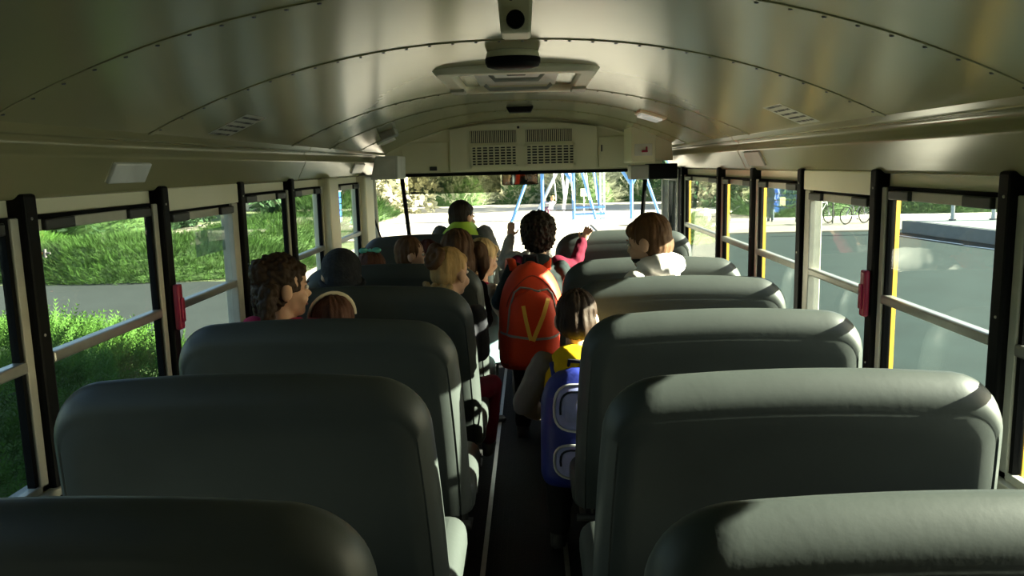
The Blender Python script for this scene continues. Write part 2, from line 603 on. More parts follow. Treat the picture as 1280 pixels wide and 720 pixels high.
obj('glass_pane', MB().box((-1.146, 5.80, 0.73), (-1.142, 6.02, 1.40)), GLASS, ws)
obj('window_mullion', MB().box((-1.15, 5.885, 0.73), (-1.13, 5.90, 1.40)), ALUW, ws)
dash = tag(obj('dashboard', MB().box((-1.05, 6.46, 0.30), (1.0, 6.655, 0.64)), DARKP, bevel=0.03), 'black dashboard ledge under the wide windshield', 'dashboard')
obj('wall_nose', MB().box((-1.1, 6.66, -0.6), (1.1, 6.74, 0.66)), WALLM, kind='structure')

# entry door on the right
dr = obj('door_1', MB().box((1.10, 5.75, 0.0), (1.15, 5.83, 1.42)).box((1.10, 6.42, 0.0), (1.15, 6.50, 1.42))
         .box((1.10, 5.83, 1.33), (1.15, 6.42, 1.42)).box((1.10, 5.83, 0.0), (1.15, 6.42, 0.15)), DARKP, kind='structure', bevel=0.008)
obj('door_stile', MB().box((1.095, 6.10, 0.15), (1.145, 6.16, 1.33)), DARKP, dr, bevel=0.006)
obj('glass_pane', MB().box((1.122, 5.83, 0.15), (1.127, 6.10, 1.33)), GLASSR, dr)
obj('glass_pane', MB().box((1.122, 6.16, 0.15), (1.127, 6.42, 1.33)), GLASSR, dr)

# ------------------------------------------------------------------ seats
def backrest_mesh(hw, h, r, t, crown=0.012, taper=0.030):
    """Padded seat back: rounded outline, puffed edge, crease on the rear face."""
    def outline(d):
        a = []
        H, W, q = h - d, hw - d * (0.45 if d < 0.1 else 0.6), max(r - d * 0.8, 0.02)
        for k in range(9):                                 # right side up
            z = -0.02 + (H - q + 0.02) * k / 9
            a.append((W - taper * (z / h) ** 2, z))
        for k in range(11):
            t_ = math.pi / 2 * k / 10
            a.append((W - taper * ((H - q) / h) ** 2 - q + q * math.cos(t_), H - q + q * math.sin(t_)))
        top = []
        x1 = W - taper * ((H - q) / h) ** 2 - q
        for k in range(1, 12):
            x = x1 - 2 * x1 * k / 12
            top.append((x, H + crown * (1 - (x / x1) ** 2)))
        left = [(-x, z) for x, z in reversed(a)]
        return a + top + left
    P = [(0.20, -t * 0.50), (0.13, -t * 0.51), (0.082, -t * 0.52), (0.072, -t * 0.485), (0.062, -t * 0.50), (0.035, -t * 0.40), (0.014, -t * 0.24), (0.002, -t * 0.06), (0.0, 0.05 * t),
         (0.006, t * 0.2), (0.02, t * 0.36), (0.045, t * 0.47), (0.09, t * 0.52), (0.20, t * 0.5)]
    mb = MB()
    rings = [[(x, y, z) for x, z in outline(d)] for d, y in P]
    mb.loft(rings, caps=True)
    return mb


def rounded_box(lo, hi, r, n=4):
    """Pillow-like box with all edges rounded."""
    mb = MB()
    mb.box(lo, hi)
    return mb


BACK = backrest_mesh(0.447, 0.625, 0.135, 0.105).mesh('backrest')
CUSH = MB().box((-0.455, 0.0, -0.065), (0.455, 0.40, 0.065)).mesh('cushion')


def make_seat(aisle, label, name='bus_seat'):
    root = empty(name, (0, 0, 0), label=label, cat='seat', group='padded bus seats')
    bk = obj('backrest', BACK, VINYL, root, smooth=True)
    bk.location = (0, 0, 0.40)
    bk.rotation_euler = (R(9.5), 0, 0)
    cu = obj('cushion', CUSH, VINYL, root, smooth=True, bevel=0.05)
    cu.modifiers['bevel'].segments = 5
    cu.location = (0, 0.02, 0.385)
    cu.rotation_euler = (R(3), 0, 0)
    fr = MB()
    fr.tube([(-0.44, 0.02, 0.31), (0.44, 0.02, 0.31)], 0.013, 8).tube([(-0.44, 0.38, 0.33), (0.44, 0.38, 0.33)], 0.013, 8)
    obj('seat_frame', fr, STEEL, root, smooth=True)
    x = 0.36 * aisle
    obj('leg', MB().tube([(x, 0.02, 0.0), (x, 0.05, 0.31)], 0.014, 8).box((x - 0.03, -0.03, 0.0), (x + 0.03, 0.07, 0.008)), STEEL, root)
    obj('leg', MB().tube([(x, 0.38, 0.0), (x, 0.36, 0.32)], 0.014, 8).box((x - 0.03, 0.33, 0.0), (x + 0.03, 0.43, 0.008)), STEEL, root)
    return root


XS_L, XS_R = -0.612, 0.620
rowR = [1.115, 1.765, 2.49, 3.22, 3.88]
rowL = [1.135, 1.805, 2.45, 3.11, 3.80]
labR = ['nearest dark grey-green seat on the right, at the bottom edge, lit along its top',
        'second seat on the right, grey-green, whole back in view with sunlit top band',
        'third seat on the right, grey-green, thin sunlit band under its top edge',
        'fourth seat on the right, grey-green, just behind the boy in the white hoodie',
        'fifth seat on the right, in front of the boy in the white hoodie']
labL = ['nearest dark seat on the left, cut by the bottom edge of the picture',
        'second seat on the left, dark, beside the near black post, cream cushion showing',
        'third seat on the left, just behind the girl in the pink jacket',
        'fourth seat on the left, just behind the child with the blonde bun',
        'fifth seat on the left, low dark top in front of the hooded child']
pR = make_seat(-1, labR[0])
pR.location = (XS_R, rowR[0], 0)
for y, l in zip(rowR[1:], labR[1:]):
    dup(pR, (XS_R, y, 0), label=l)
pL = make_seat(1, labL[0])
pL.location = (XS_L, rowL[0], 0)
for y, l in zip(rowL[1:], labL[1:]):
    dup(pL, (XS_L, y, 0), label=l)

# padded crash barriers ahead of the first row
for sx, X0, l in ((-1, -0.60, 'grey padded barrier behind the driver on the left'), (1, 0.625, 'teal grey padded barrier by the entry door on the right')):
    b = empty('crash_barrier', (X0, 5.06, 0), label=l, cat='barrier', group='padded barriers')
    p = obj('barrier_pad', BACK, VINYL, b, smooth=True)
    p.location = (0, 0, 0.42)
    p.rotation_euler = (R(4), 0, 0)
    obj('lower_panel', MB().box((-0.42, -0.012, 0.12), (0.42, 0.012, 0.46)), VINYL, b, bevel=0.006)
    for x in (-0.38, 0.38):
        obj('leg', MB().tube([(x, 0, 0), (x, 0, 0.44)], 0.016, 8), STEEL, b)

# driver's seat and wheel
ds = empty('driver_chair', (-0.50, 5.72, 0), label='dark driver seat hidden behind the left barrier', cat='seat')
obj('backrest', MB().box((-0.24, -0.06, 0.42), (0.24, 0.05, 0.90)), DARKP, ds, bevel=0.04)
obj('cushion', MB().box((-0.25, 0.0, 0.36), (0.25, 0.46, 0.48)), DARKP, ds, bevel=0.04)
obj('pedestal', MB().box((-0.16, 0.08, 0.0), (0.16, 0.38, 0.36)), DARKP, ds, bevel=0.02)
sw = empty('steering_wheel', (-0.50, 6.24, 0.80), label='black steering wheel in front of the driver', cat='wheel')
ring = [(0.22 * math.cos(a), 0.22 * math.sin(a) * 0.75, 0.22 * math.sin(a) * 0.66) for a in [2 * math.pi * k / 28 for k in range(29)]]
obj('rim', MB().tube(ring, 0.014, 8), DARKP, sw, smooth=True)
obj('spoke', MB().tube([(-0.22, 0, 0), (0.22, 0, 0)], 0.012, 6).tube([(0, 0, 0), (0, 0.165, 0.145)], 0.012, 6), DARKP, sw)
obj('column', MB().tube([(0, 0, 0), (0, 0.16, -0.2)], 0.03, 8), DARKP, sw)

# ------------------------------------------------------------------ fittings on walls and ceiling
for s, l in ((-1, 'red emergency release lever on the second left post'), (1, 'red emergency release lever on the second right post')):
    e = empty('release_lever', (s * 1.092, 2.515, 1.045), label=l, cat='lever', group='red release levers')
    xa, xb = sorted((0.0, s * 0.022))
    obj('cover', MB().box((s * 0.003 - 0.010, -0.018, -0.074), (s * 0.003 + 0.010, 0.018, 0.074)), REDP, e, bevel=0.007)
    obj('handle', MB().box((s * -0.010 - 0.004, -0.011, -0.05), (s * -0.010 + 0.004, 0.011, 0.03)), REDP, e, bevel=0.004)

cov = math.atan2(0.066, 0.034)
def cove_pt(s, y, z):
    t = (1.518 - z) / (1.518 - 1.452)
    return (s * (1.078 + 0.034 * t), y, z)
for s, y, L, l, m, wd in ((-1, 2.28, 0.21, 'grey square speaker grille on the left header near the camera', LENS, 0.062), (1, 3.80, 0.26, 'cream marker lamp cover on the right header', GREYP, 0.075),
                          (-1, 5.35, 0.30, 'small glossy lamp on the left header near the driver', LENS, 0.07)):
    c = cove_pt(s, y, 1.477)
    e = empty('header_lamp', c, label=l, cat='lamp', group='lamps on the window headers')
    M = Matrix.Rotation(-s * (math.pi / 2 - cov), 4, 'Y')
    obj('cover', MB().box((-0.010, -L / 2, -wd / 2), (0.010, L / 2, wd / 2), M), m, e, bevel=0.005)
    obj('base', MB().box((s * 0.006 - 0.006, -L / 2 - 0.012, -wd / 2 - 0.006), (s * 0.006 + 0.006, L / 2 + 0.012, wd / 2 + 0.006), M), PANEL, e, bevel=0.004)

# roof hatch
h = empty('roof_hatch', (0.004, 3.26, ZC), label='cream roof hatch frame with pale cover in the ceiling middle', cat='hatch')
mb = MB()
zz = -0.012
def rrect(hx, hy, r, z, n=5):
    pts = []
    for cx, cy, a0 in ((hx - r, hy - r, 0), (-hx + r, hy - r, 90), (-hx + r, -hy + r, 180), (hx - r, -hy + r, 270)):
        for k in range(n + 1):
            a = R(a0 + 90 * k / n)
            pts.append((cx + r * math.cos(a), cy + r * math.sin(a), z))
    return pts
mb.loft([rrect(0.30, 0.40, 0.05, 0.02), rrect(0.30, 0.40, 0.05, -0.012), rrect(0.285, 0.385, 0.045, -0.030), rrect(0.235, 0.33, 0.05, -0.030), rrect(0.225, 0.32, 0.05, -0.018), rrect(0.225, 0.32, 0.05, 0.02)], caps=False)
obj('hatch_frame', mb, PANEL, h, bevel=0.004)
obj('hatch_cover', MB().loft([rrect(0.226, 0.321, 0.05, -0.004), rrect(0.226, 0.321, 0.05, 0.012)]), WHITEP, h)
obj('hatch_handle', MB().tube([(-0.10, -0.2, -0.012), (-0.08, -0.2, -0.034), (0.08, -0.2, -0.034), (0.10, -0.2, -0.012)], 0.008, 8), GREYP, h, smooth=True)
obj('hatch_handle', MB().tube([(-0.14, 0.2, -0.012), (-0.12, 0.2, -0.03), (0.12, 0.2, -0.03), (0.14, 0.2, -0.012)], 0.008, 8), GREYP, h, smooth=True)
obj('hatch_latch', MB().box((-0.035, -0.30, -0.028), (0.035, -0.27, -0.004)), DARKP, h, bevel=0.004)
for s in (-1, 1):
    obj('hatch_hinge', MB().box((s * 0.255 - 0.03, 0.16, -0.042), (s * 0.255 + 0.03, 0.30, -0.028)), ALUW, h, bevel=0.004)

e = empty('dome_vent', (0.0, 2.56, ZC), label='round black vent with cream rim just behind the roof hatch', cat='vent')
prof = [(0.078, 0.002), (0.081, -0.006), (0.084, -0.018), (0.084, -0.020)]
obj('rim', MB().loft([[(r_ * math.cos(2 * math.pi * k / 28), r_ * 0.8 * math.sin(2 * math.pi * k / 28), z) for k in range(28)] for r_, z in prof]), PANEL, e, smooth=True)
prof = [(0.086, -0.020), (0.086, -0.034), (0.080, -0.046), (0.060, -0.052)]
obj('shade', MB().loft([[(r_ * math.cos(2 * math.pi * k / 28), r_ * 0.8 * math.sin(2 * math.pi * k / 28), z) for k in range(28)] for r_, z in prof]), BLACK, e, smooth=True)
e = empty('ceiling_camera', (0.024, 1.62, ZC), label='small cream camera box with round black lens hanging at the top of the picture', cat='camera')
obj('camera_case', MB().loft([[(-0.036, -0.03, 0.002), (0.036, -0.03, 0.002), (0.036, 0.09, 0.002), (-0.036, 0.09, 0.002)], [(-0.029, -0.025, -0.098), (0.029, -0.025, -0.098), (0.029, 0.06, -0.098), (-0.029, 0.06, -0.098)]]), PANEL, e, bevel=0.006)
obj('lens_hood', MB().tube([(0, -0.015, -0.072), (0, -0.040, -0.074)], [0.019, 0.017], 20), BLACK, e, smooth=True)
obj('screw', MB().ell((-0.008, -0.029, -0.035), (0.004, 0.002, 0.004)), STEEL, e)
e = empty('ceiling_vent', (-0.006, 4.95, ZC), label='small black slot vent on the ceiling ahead of the roof hatch', cat='vent')
obj('grille', MB().loft([[(x * 0.084, y * 0.06, 0) for x, y in ((-1, -1), (1, -1), (1, 1), (-1, 1))], [(x * 0.066, y * 0.05, -0.034) for x, y in ((-1, -1), (1, -1), (1, 1), (-1, 1))]]), BLACK, e, bevel=0.006)


def ceil_frame(x, y):
    n = Vector((ceil_slope(x), 0, -1)).normalized()      # pointing down into the room
    a = Vector((1, 0, ceil_slope(x))).normalized()
    return Matrix(((a.x, 0, n.x, x), (0, 1, 0, y), (a.z, 0, n.z, ceil_z(x)), (0, 0, 0, 1)))


e = empty('ceiling_lamp', (0, 0, 0), label='small white lamp on the ceiling right of the roof hatch', cat='lamp')
e.matrix_world = ceil_frame(0.70, 4.4)
obj('lamp_body', MB().box((-0.075, -0.11, -0.004), (0.075, 0.11, 0.014)), PANEL, e, bevel=0.005)
lm = mat('lamp_lens', (0.9, 0.92, 0.9), 0.2)
lm.node_tree.nodes['Principled BSDF'].inputs['Emission Color'].default_value = (0.9, 1, 0.95, 1)
lm.node_tree.nodes['Principled BSDF'].inputs['Emission Strength'].default_value = 0.15
obj('lens', MB().box((-0.058, -0.09, 0.010), (0.058, 0.09, 0.026)), lm, e, bevel=0.006)
e = empty('ceiling_sensor', (0, 0, 0), label='small grey speaker on the front left of the ceiling', cat='speaker')
e.matrix_world = ceil_frame(-0.80, 4.85)
obj('sensor_body', MB().box((-0.05, -0.06, -0.004), (0.05, 0.06, 0.045)), GREYP, e, bevel=0.012)
e = empty('ceiling_plate', (0, 0, 0), label='small flat cream plate on the front left of the ceiling', cat='plate')
e.matrix_world = ceil_frame(-0.90, 5.35)
obj('plate', MB().box((-0.05, -0.10, -0.002), (0.05, 0.10, 0.012)), WHITEP, e, bevel=0.004)
for x, y, l in ((-0.955, 2.78, 'pale notice sticker with dark print on the left of the ceiling'), (0.965, 2.88, 'pale notice sticker with dark print on the right of the ceiling')):
    e = empty('notice_sticker', (0, 0, 0), label=l, cat='sticker', group='ceiling notices')
    e.matrix_world = ceil_frame(x, y)
    st = obj('sheet', MB().box((-0.085, -0.10, 0.0), (0.085, 0.10, 0.0015)), mat('sticker_film', (0.52, 0.53, 0.44), 0.4), e)
    pr = MB()
    rr = random.Random(3 if x < 0 else 5)
    for row in range(5):
        u = -0.072 + 0.030 * row
        v = -0.085
        while v < 0.08:
            w_ = rr.uniform(0.004, 0.012)
            pr.box((u, v, 0.0014), (u + 0.011, v + w_, 0.0022))
            v += w_ + rr.choice((0.004, 0.004, 0.010))
    obj('lettering', pr, DARKP, st, kind='stuff')

e = empty('camera_box', (0.83, 5.62, 1.51), label='cream cabinet with a red switch over the entry door', cat='box')
obj('cabinet', MB().box((-0.09, -0.10, -0.04), (0.075, 0.35, 0.235)), PANEL, e, bevel=0.006)
obj('side_cover', MB().loft([[(0.075, -0.05, -0.03), (0.20, -0.05, -0.03), (0.20, 0.3, -0.03), (0.075, 0.3, -0.03)], [(0.075, -0.05, 0.22), (0.19, -0.05, 0.10), (0.19, 0.3, 0.10), (0.075, 0.3, 0.22)]]), PANEL, e, bevel=0.005)
obj('switch_plate', MB().box((-0.07, -0.106, 0.005), (0.05, -0.098, 0.085)), WHITEP, e, bevel=0.002)
obj('red_switch', MB().box((-0.022, -0.120, 0.028), (0.018, -0.104, 0.042)).box((0.006, -0.120, 0.040), (0.016, -0.104, 0.065)), REDP, e, bevel=0.002)
e = empty('door_motor', (0.88, 5.60, 1.41), label='black and grey motor housing hung under the cream cabinet', cat='motor')
obj('grey_end', MB().box((-0.145, -0.09, -0.055), (-0.02, 0.1, 0.045)), GREYP, e, bevel=0.01)
obj('black_case', MB().box((-0.02, -0.10, -0.055), (0.17, 0.14, 0.05)), BLACK, e, bevel=0.008)
e = empty('control_box', (-0.95, 5.62, 1.47), label='pale box in the front left corner above the driver window', cat='box')
obj('case', MB().loft([[(-0.10, -0.10, -0.075), (0.09, -0.10, -0.075), (0.09, 0.25, -0.075), (-0.10, 0.25, -0.075)], [(-0.06, -0.10, 0.085), (0.095, -0.10, 0.085), (0.095, 0.25, 0.085), (-0.06, 0.25, 0.085)]]), WHITEP, e, bevel=0.008)
obj('lid', MB().box((-0.06, -0.106, -0.05), (0.07, -0.098, 0.06)), WHITEP, e, bevel=0.003)

e = empty('sun_visor', (-0.54, 6.20, 1.34), label='smoked see-through sun visor at the top of the windshield', cat='visor')
obj('panel', MB().box((-0.355, 0.0, -0.072), (0.36, 0.004, 0.064)), VISORM, e)
obj('bracket', MB().box((-0.34, -0.006, -0.07), (-0.27, 0.006, -0.056)), BLACK, e)
obj('hinge_rod', MB().tube([(-0.36, 0.0, 0.066), (0.37, 0.0, 0.066)], 0.006, 6), BLACK, e)
rm = e = empty('rear_view_mirror', (-0.03, 6.17, 1.367), label='wide interior mirror at the top centre of the windshield', cat='mirror')
obj('mirror_frame', MB().box((-0.138, -0.004, -0.046), (0.138, 0.02, 0.042)), BLACK, e, bevel=0.008)
obj('mirror_face', MB().box((-0.130, -0.007, -0.039), (0.130, -0.004, 0.035)), mat('mirror_silver', (0.7, 0.72, 0.7), 0.03, metal=1.0, var=0.0), e)
obj('bracket', MB().tube([(0, 0.02, 0), (0, 0.03, 0.07)], 0.008, 6), BLACK, e)
rm.rotation_euler = (R(6), 0, 0)
e = empty('driver_fan_arm', (-1.02, 5.75, 0.95), label='thin black mirror arm by the driver side window', cat='arm')
obj('rod', MB().tube([(-0.10, 0.0, 0.34), (-0.09, 0.05, 0.22), (-0.02, 0.06, -0.02)], 0.007, 6), BLACK, e)
obj('clamp', MB().ell((-0.015, 0.06, -0.03), (0.03, 0.03, 0.022)), BLACK, e, smooth=True)
# ------------------------------------------------------------------ people
SKIN = mat('skin', (0.56, 0.33, 0.22), 0.55, var=0.05, scale=12)
LIP = mat('lips', (0.42, 0.13, 0.11), 0.5)
EYEW = mat('eye_white', (0.75, 0.74, 0.70), 0.3)
PUP = mat('pupil', (0.02, 0.015, 0.01), 0.2)


def hair_mat(name, col):
    return mat(name, col, 0.65, var=0.35, scale=30, bump=0.5, bscale=60, stretch=(1, 1, 0.22), spec=0.2)


def cloth(name, col, var=0.10, bump=0.25, bscale=22):
    return mat(name, col, 0.85, var=var, scale=9, bump=bump, bscale=bscale, spec=0.2)


H_DARK = hair_mat('dark_hair', (0.018, 0.013, 0.010))
H_BROWN = hair_mat('brown_hair', (0.075, 0.038, 0.020))
H_CHEST = hair_mat('chestnut_hair', (0.10, 0.048, 0.022))
H_DKBR = hair_mat('dark_brown_hair', (0.034, 0.019, 0.011))
H_RED = hair_mat('auburn_hair', (0.075, 0.030, 0.017))
H_BLOND = hair_mat('blonde_hair', (0.44, 0.28, 0.12))
H_FAIR = hair_mat('fair_hair', (0.52, 0.37, 0.19))


def fuse(mb, voxel, sm, name, m, parent, grain=None, amp=0.0):
    """Melt overlapping closed shapes into one continuous surface; grain raises strands or folds."""
    o = bpy.data.objects.new('raw', mb.mesh('raw'))
    COL.objects.link(o)
    r = o.modifiers.new('remesh', 'REMESH')
    r.mode = 'VOXEL'
    r.voxel_size = voxel
    r.use_smooth_shade = True
    if sm:
        s = o.modifiers.new('smooth', 'SMOOTH')
        s.factor = 0.5
        s.iterations = sm
    dg = bpy.context.evaluated_depsgraph_get()
    me = bpy.data.meshes.new_from_object(o.evaluated_get(dg), depsgraph=dg)
    raw = o.data
    bpy.data.objects.remove(o)
    bpy.data.meshes.remove(raw)
    me.name = name
    me.materials.clear()
    if grain:
        nv = len(me.vertices)
        co, no = np.empty(nv * 3, np.float32), np.empty(nv * 3, np.float32)
        me.vertices.foreach_get('co', co)
        me.vertices.foreach_get('normal', no)
        co, no = co.reshape(-1, 3), no.reshape(-1, 3)
        g = np.array([grain(Vector(p)) for p in co.tolist()])
        co += no * (amp * g)[:, None]
        me.vertices.foreach_set('co', co.ravel())
        me.update()
    return obj(name, me, m, parent, smooth=True)


def strands(c, k=13.0):
    c = Vector(c)

    def f(p):
        d = p - c
        a = math.atan2(d.y, d.x)
        return noise.noise((math.cos(a) * k * 0.5, math.sin(a) * k * 0.5, d.z * 9)) + 0.5 * noise.noise((math.cos(a) * k, math.sin(a) * k, d.z * 14))
    return f


def curls(k=75.0):
    return lambda p: noise.noise(p * k) + 0.6 * noise.noise(p * k * 0.5)


def folds(k=16.0, sd_=0.0):
    return lambda p: noise.noise((p.x * k + sd_, p.y * k, p.z * k * 1.8)) + 0.6 * noise.noise((p.x * k * 2 + p.z * 9, p.y * k * 2, p.z * k))


def oval(cx, cy, z, rx, ry, n=16, e=2.3):
    pts = []
    for k in range(n):
        a = 2 * math.pi * k / n
        c, s = math.cos(a), math.sin(a)
        pts.append((cx + rx * math.copysign(abs(c) ** (2 / e), c), cy + ry * math.copysign(abs(s) ** (2 / e), s), z))
    return pts


def hand(mb, wrist, d, n, s, side, curl=0.25, spread=0.16):
    """Palm, four unequal bent fingers and a thumb off the side of the palm."""
    d, n = Vector(d).normalized(), Vector(n)
    n = (n - d * n.dot(d)).normalized()
    x = d.cross(n) * side
    w = Vector(wrist)
    L = 0.052 * s
    M = Matrix(((x.x, d.x, n.x, 0), (x.y, d.y, n.y, 0), (x.z, d.z, n.z, 0), (0, 0, 0, 1)))
    M.translation = w + d * L * 0.55
    mb.ell((0, 0, 0), (0.027 * s, 0.036 * s, 0.012 * s), M)
    for k, (off, ln) in enumerate(((-0.021, 0.046), (-0.007, 0.053), (0.007, 0.050), (0.020, 0.040))):
        base = w + d * L * 1.05 + x * off * s
        dd = (d + x * off * spread * 60 * 0.25).normalized()
        p1 = base + dd * ln * 0.48 * s
        dd2 = (dd - n * curl * 1.2).normalized()
        p2 = p1 + dd2 * ln * 0.32 * s
        dd3 = (dd2 - n * curl * 1.4).normalized()
        p3 = p2 + dd3 * ln * 0.24 * s
        mb.chain([base, p1, p2, p3], [0.0072 * s, 0.0066 * s, 0.006 * s, 0.0052 * s], 7)
    b = w + d * L * 0.35 - x * 0.022 * s
    t1 = b + (d * 0.55 - x * 0.85 - n * 0.2).normalized() * 0.026 * s
    t2 = t1 + (d * 0.9 - x * 0.4 - n * 0.25).normalized() * 0.022 * s
    mb.chain([b, t1, t2], [0.0095 * s, 0.008 * s, 0.0062 * s], 7)


def person(label, pel, yaw, head, s=1.0, hs=1.0, hyaw=0.0, hpitch=0.0, arms=None, legs=None, top=None, pants=None, shoes=None, hair=None, hcol=None,
           group='people in the bus', voxel=0.0065, hood=None, face=True, sleeve=None, lean=0.0, width=1.0, eyes=True, shoulder_drop=0.0):
    """pel and head are world points; arms and legs are joint lists in the figure's own frame (x right, y ahead, z up, origin at the pelvis)."""
    root = empty('person', pel, yaw, label=label, cat='person', group=group)
    inv = Matrix.Rotation(-yaw, 4, 'Z')
    hl = inv @ (Vector(head) - Vector(pel))
    Mh = Matrix.Translation(hl) @ Matrix.Rotation(hyaw, 4, 'Z') @ Matrix.Rotation(hpitch, 4, 'X') @ Matrix.Scale(hs, 4)
    neck = Vector((hl.x * 0.92, hl.y - 0.02 * hs - lean * 0.02, hl.z - 0.135 * hs - shoulder_drop))
    sh = neck - Vector((0, 0, 0.035 * s))
    b = MB()
    # skull, jaw, nose, ears, cheeks, neck
    b.ell((0, -0.010, 0.020), (0.074, 0.088, 0.083), Mh, 18, 12)
    b.ell((0, 0.022, -0.040), (0.055, 0.060, 0.066), Mh)
    b.ell((0, 0.055, -0.085), (0.026, 0.022, 0.020), Mh)
    b.ell((0, 0.082, -0.026), (0.011, 0.017, 0.014), Mh)
    b.ell((0, 0.076, -0.008), (0.008, 0.012, 0.022), Mh)
    for q in (-1, 1):
        b.ell((q * 0.079, -0.008, -0.014), (0.012, 0.021, 0.031), Mh)
        b.ell((q * 0.032, 0.052, -0.040), (0.026, 0.026, 0.026), Mh)
    b.cap(Mh @ Vector((0, -0.018, -0.05)), neck - Vector((0, 0, 0.02)), 0.042 * hs, 0.046 * s)
    # trunk
    W = 0.135 * s * width

    def trunk(mb, ex, z0=-0.07, neckr=0.05):
        zs = [(-0.07, 0.105, 0.085), (0.0, 0.115, 0.09), (0.10, 0.105, 0.08), (0.22, 0.115, 0.082)]
        T = sh.z
        rings = []
        for f, rx, ry in ((-0.20, 0.118, 0.092), (0.0, 0.122, 0.095), (0.35, 0.112, 0.088), (0.68, 0.122, 0.092), (0.88, 0.126, 0.082), (0.97, 0.105, 0.068), (1.06, neckr, neckr)):
            z = f * T
            if z < z0:
                z = z0
            cx, cy = sh.x * max(0, f), sh.y * max(0, f)
            rings.append(oval(cx, cy, z, rx * s * width + ex, ry * s + ex))
        mb.loft(rings)
    trunk(b, -0.008)
    arms = arms or {}
    legs = legs or []
    for sd_, a in arms.items():
        q = 1 if sd_ == 'R' else -1
        S0 = sh + Vector((q * W * 0.92, 0, -0.015 * s))
        el, wr, hd, hn = [Vector(v) for v in a[:4]]
        b.chain([S0, el, wr], [0.036 * s, 0.029 * s, 0.020 * s])
        hand(b, wr, hd, hn, s, q, *(a[4:] if len(a) > 4 else ()))
    for hp, kn, an, toe in legs:
        hp, kn, an, toe = [Vector(v) for v in (hp, kn, an, toe)]
        b.chain([hp, kn, an], [0.060 * s, 0.044 * s, 0.030 * s])
    fuse(b, voxel, 3, 'body', SKIN, root)
    # clothing
    if top:
        t = MB()
        trunk(t, 0.010, z0=-0.11 * s, neckr=0.055)
        for sd_, a in arms.items():
            q = 1 if sd_ == 'R' else -1
            S0 = sh + Vector((q * W * 0.90, 0, -0.02 * s))
            el, wr = Vector(a[0]), Vector(a[1])
            if not sleeve:
                w2 = el.lerp(wr, 0.93)
                t.chain([S0, el, w2], [0.054 * s, 0.046 * s, 0.036 * s])
        if hood:
            t.ell(Vector(hood[0]) + neck, hood[1])
            if len(hood) > 2:
                t.ell(Vector(hood[2]) + neck, hood[3])
        fuse(t, voxel * 1.15, 2, 'jacket', top, root, folds(15, len(label)), 0.006)
        if sleeve:
            t = MB()
            for sd_, a in arms.items():
                q = 1 if sd_ == 'R' else -1
                S0 = sh + Vector((q * W * 0.98, 0, -0.02 * s))
                el, wr = Vector(a[0]), Vector(a[1])
                t.chain([S0, el, el.lerp(wr, 0.93)], [0.056 * s, 0.047 * s, 0.037 * s])
            fuse(t, voxel * 1.15, 2, 'sleeves', sleeve, root, folds(15, 3.0), 0.005)
    if pants and legs:
        t = MB()
        t.loft([oval(0, 0, z, rx * s * width, ry * s) for z, rx, ry in ((-0.085 * s, 0.07, 0.06), (-0.06 * s, 0.118, 0.10), (0.0, 0.132, 0.105), (0.09 * s, 0.122, 0.098))])
        for hp, kn, an, toe in legs:
            hp, kn, an = Vector(hp), Vector(kn), Vector(an)
            t.chain([hp, kn, kn.lerp(an, 0.92)], [0.074 * s, 0.056 * s, 0.044 * s])
        fuse(t, voxel * 1.15, 2, 'trousers', pants, root, folds(13, 1.0), 0.005)
    if shoes and legs:
        for hp, kn, an, toe in legs:
            an, toe = Vector(an), Vector(toe)
            t = MB()
            d = (toe - an)
            d.z = 0
            d = d.normalized() if d.length > 1e-5 else Vector((0, 1, 0))
            z = an.z - 0.045 * s
            base = Vector((an.x, an.y, z))
            t.cap(base - d * 0.02 * s, base + d * 0.11 * s, 0.034 * s, 0.030 * s)
            t.cap(an, base, 0.036 * s, 0.036 * s)
            fuse(t, 0.009, 1, 'shoe', shoes, root)
    # face
    if face and eyes:
        for q in (-1, 1):
            e = obj('eye', MB().ell((q * 0.028, 0.0715, 0.0), (0.0125, 0.0085, 0.0085), Mh, 10, 7), EYEW, root, smooth=True)
            obj('pupil', MB().ell((q * 0.028, 0.0785, 0.0), (0.0058, 0.0032, 0.0058), Mh, 8, 6), PUP, e, smooth=True)
            obj('eyebrow', MB().tube([Mh @ Vector((q * 0.014, 0.0800, 0.017)), Mh @ Vector((q * 0.030, 0.0785, 0.021)), Mh @ Vector((q * 0.046, 0.069, 0.017))], 0.0028 * hs, 5), hcol or H_DARK, root)
        obj('mouth', MB().ell((0, 0.0785, -0.062), (0.019, 0.006, 0.0055), Mh, 10, 6), LIP, root, smooth=True)
    # hair
    if hair:
        t = MB()
        for k, r_ in hair.get('blobs', []):
            t.ell(k, r_, Mh, 16, 10)
        for pts, rad in hair.get('tubes', []):
            P = [Mh @ Vector(p) for p in pts]
            t.chain(P, [x * hs for x in rad], 9)
        g = hair.get('grain', 'strand')
        fuse(t, 0.0055 * max(1, hs * 0.95), hair.get('smooth', 1), 'hair', hcol, root, curls() if g == 'curl' else strands(hl), hair.get('amp', 0.006))
    root['_'] = 0
    del root['_']
    return root, Mh, neck, sh


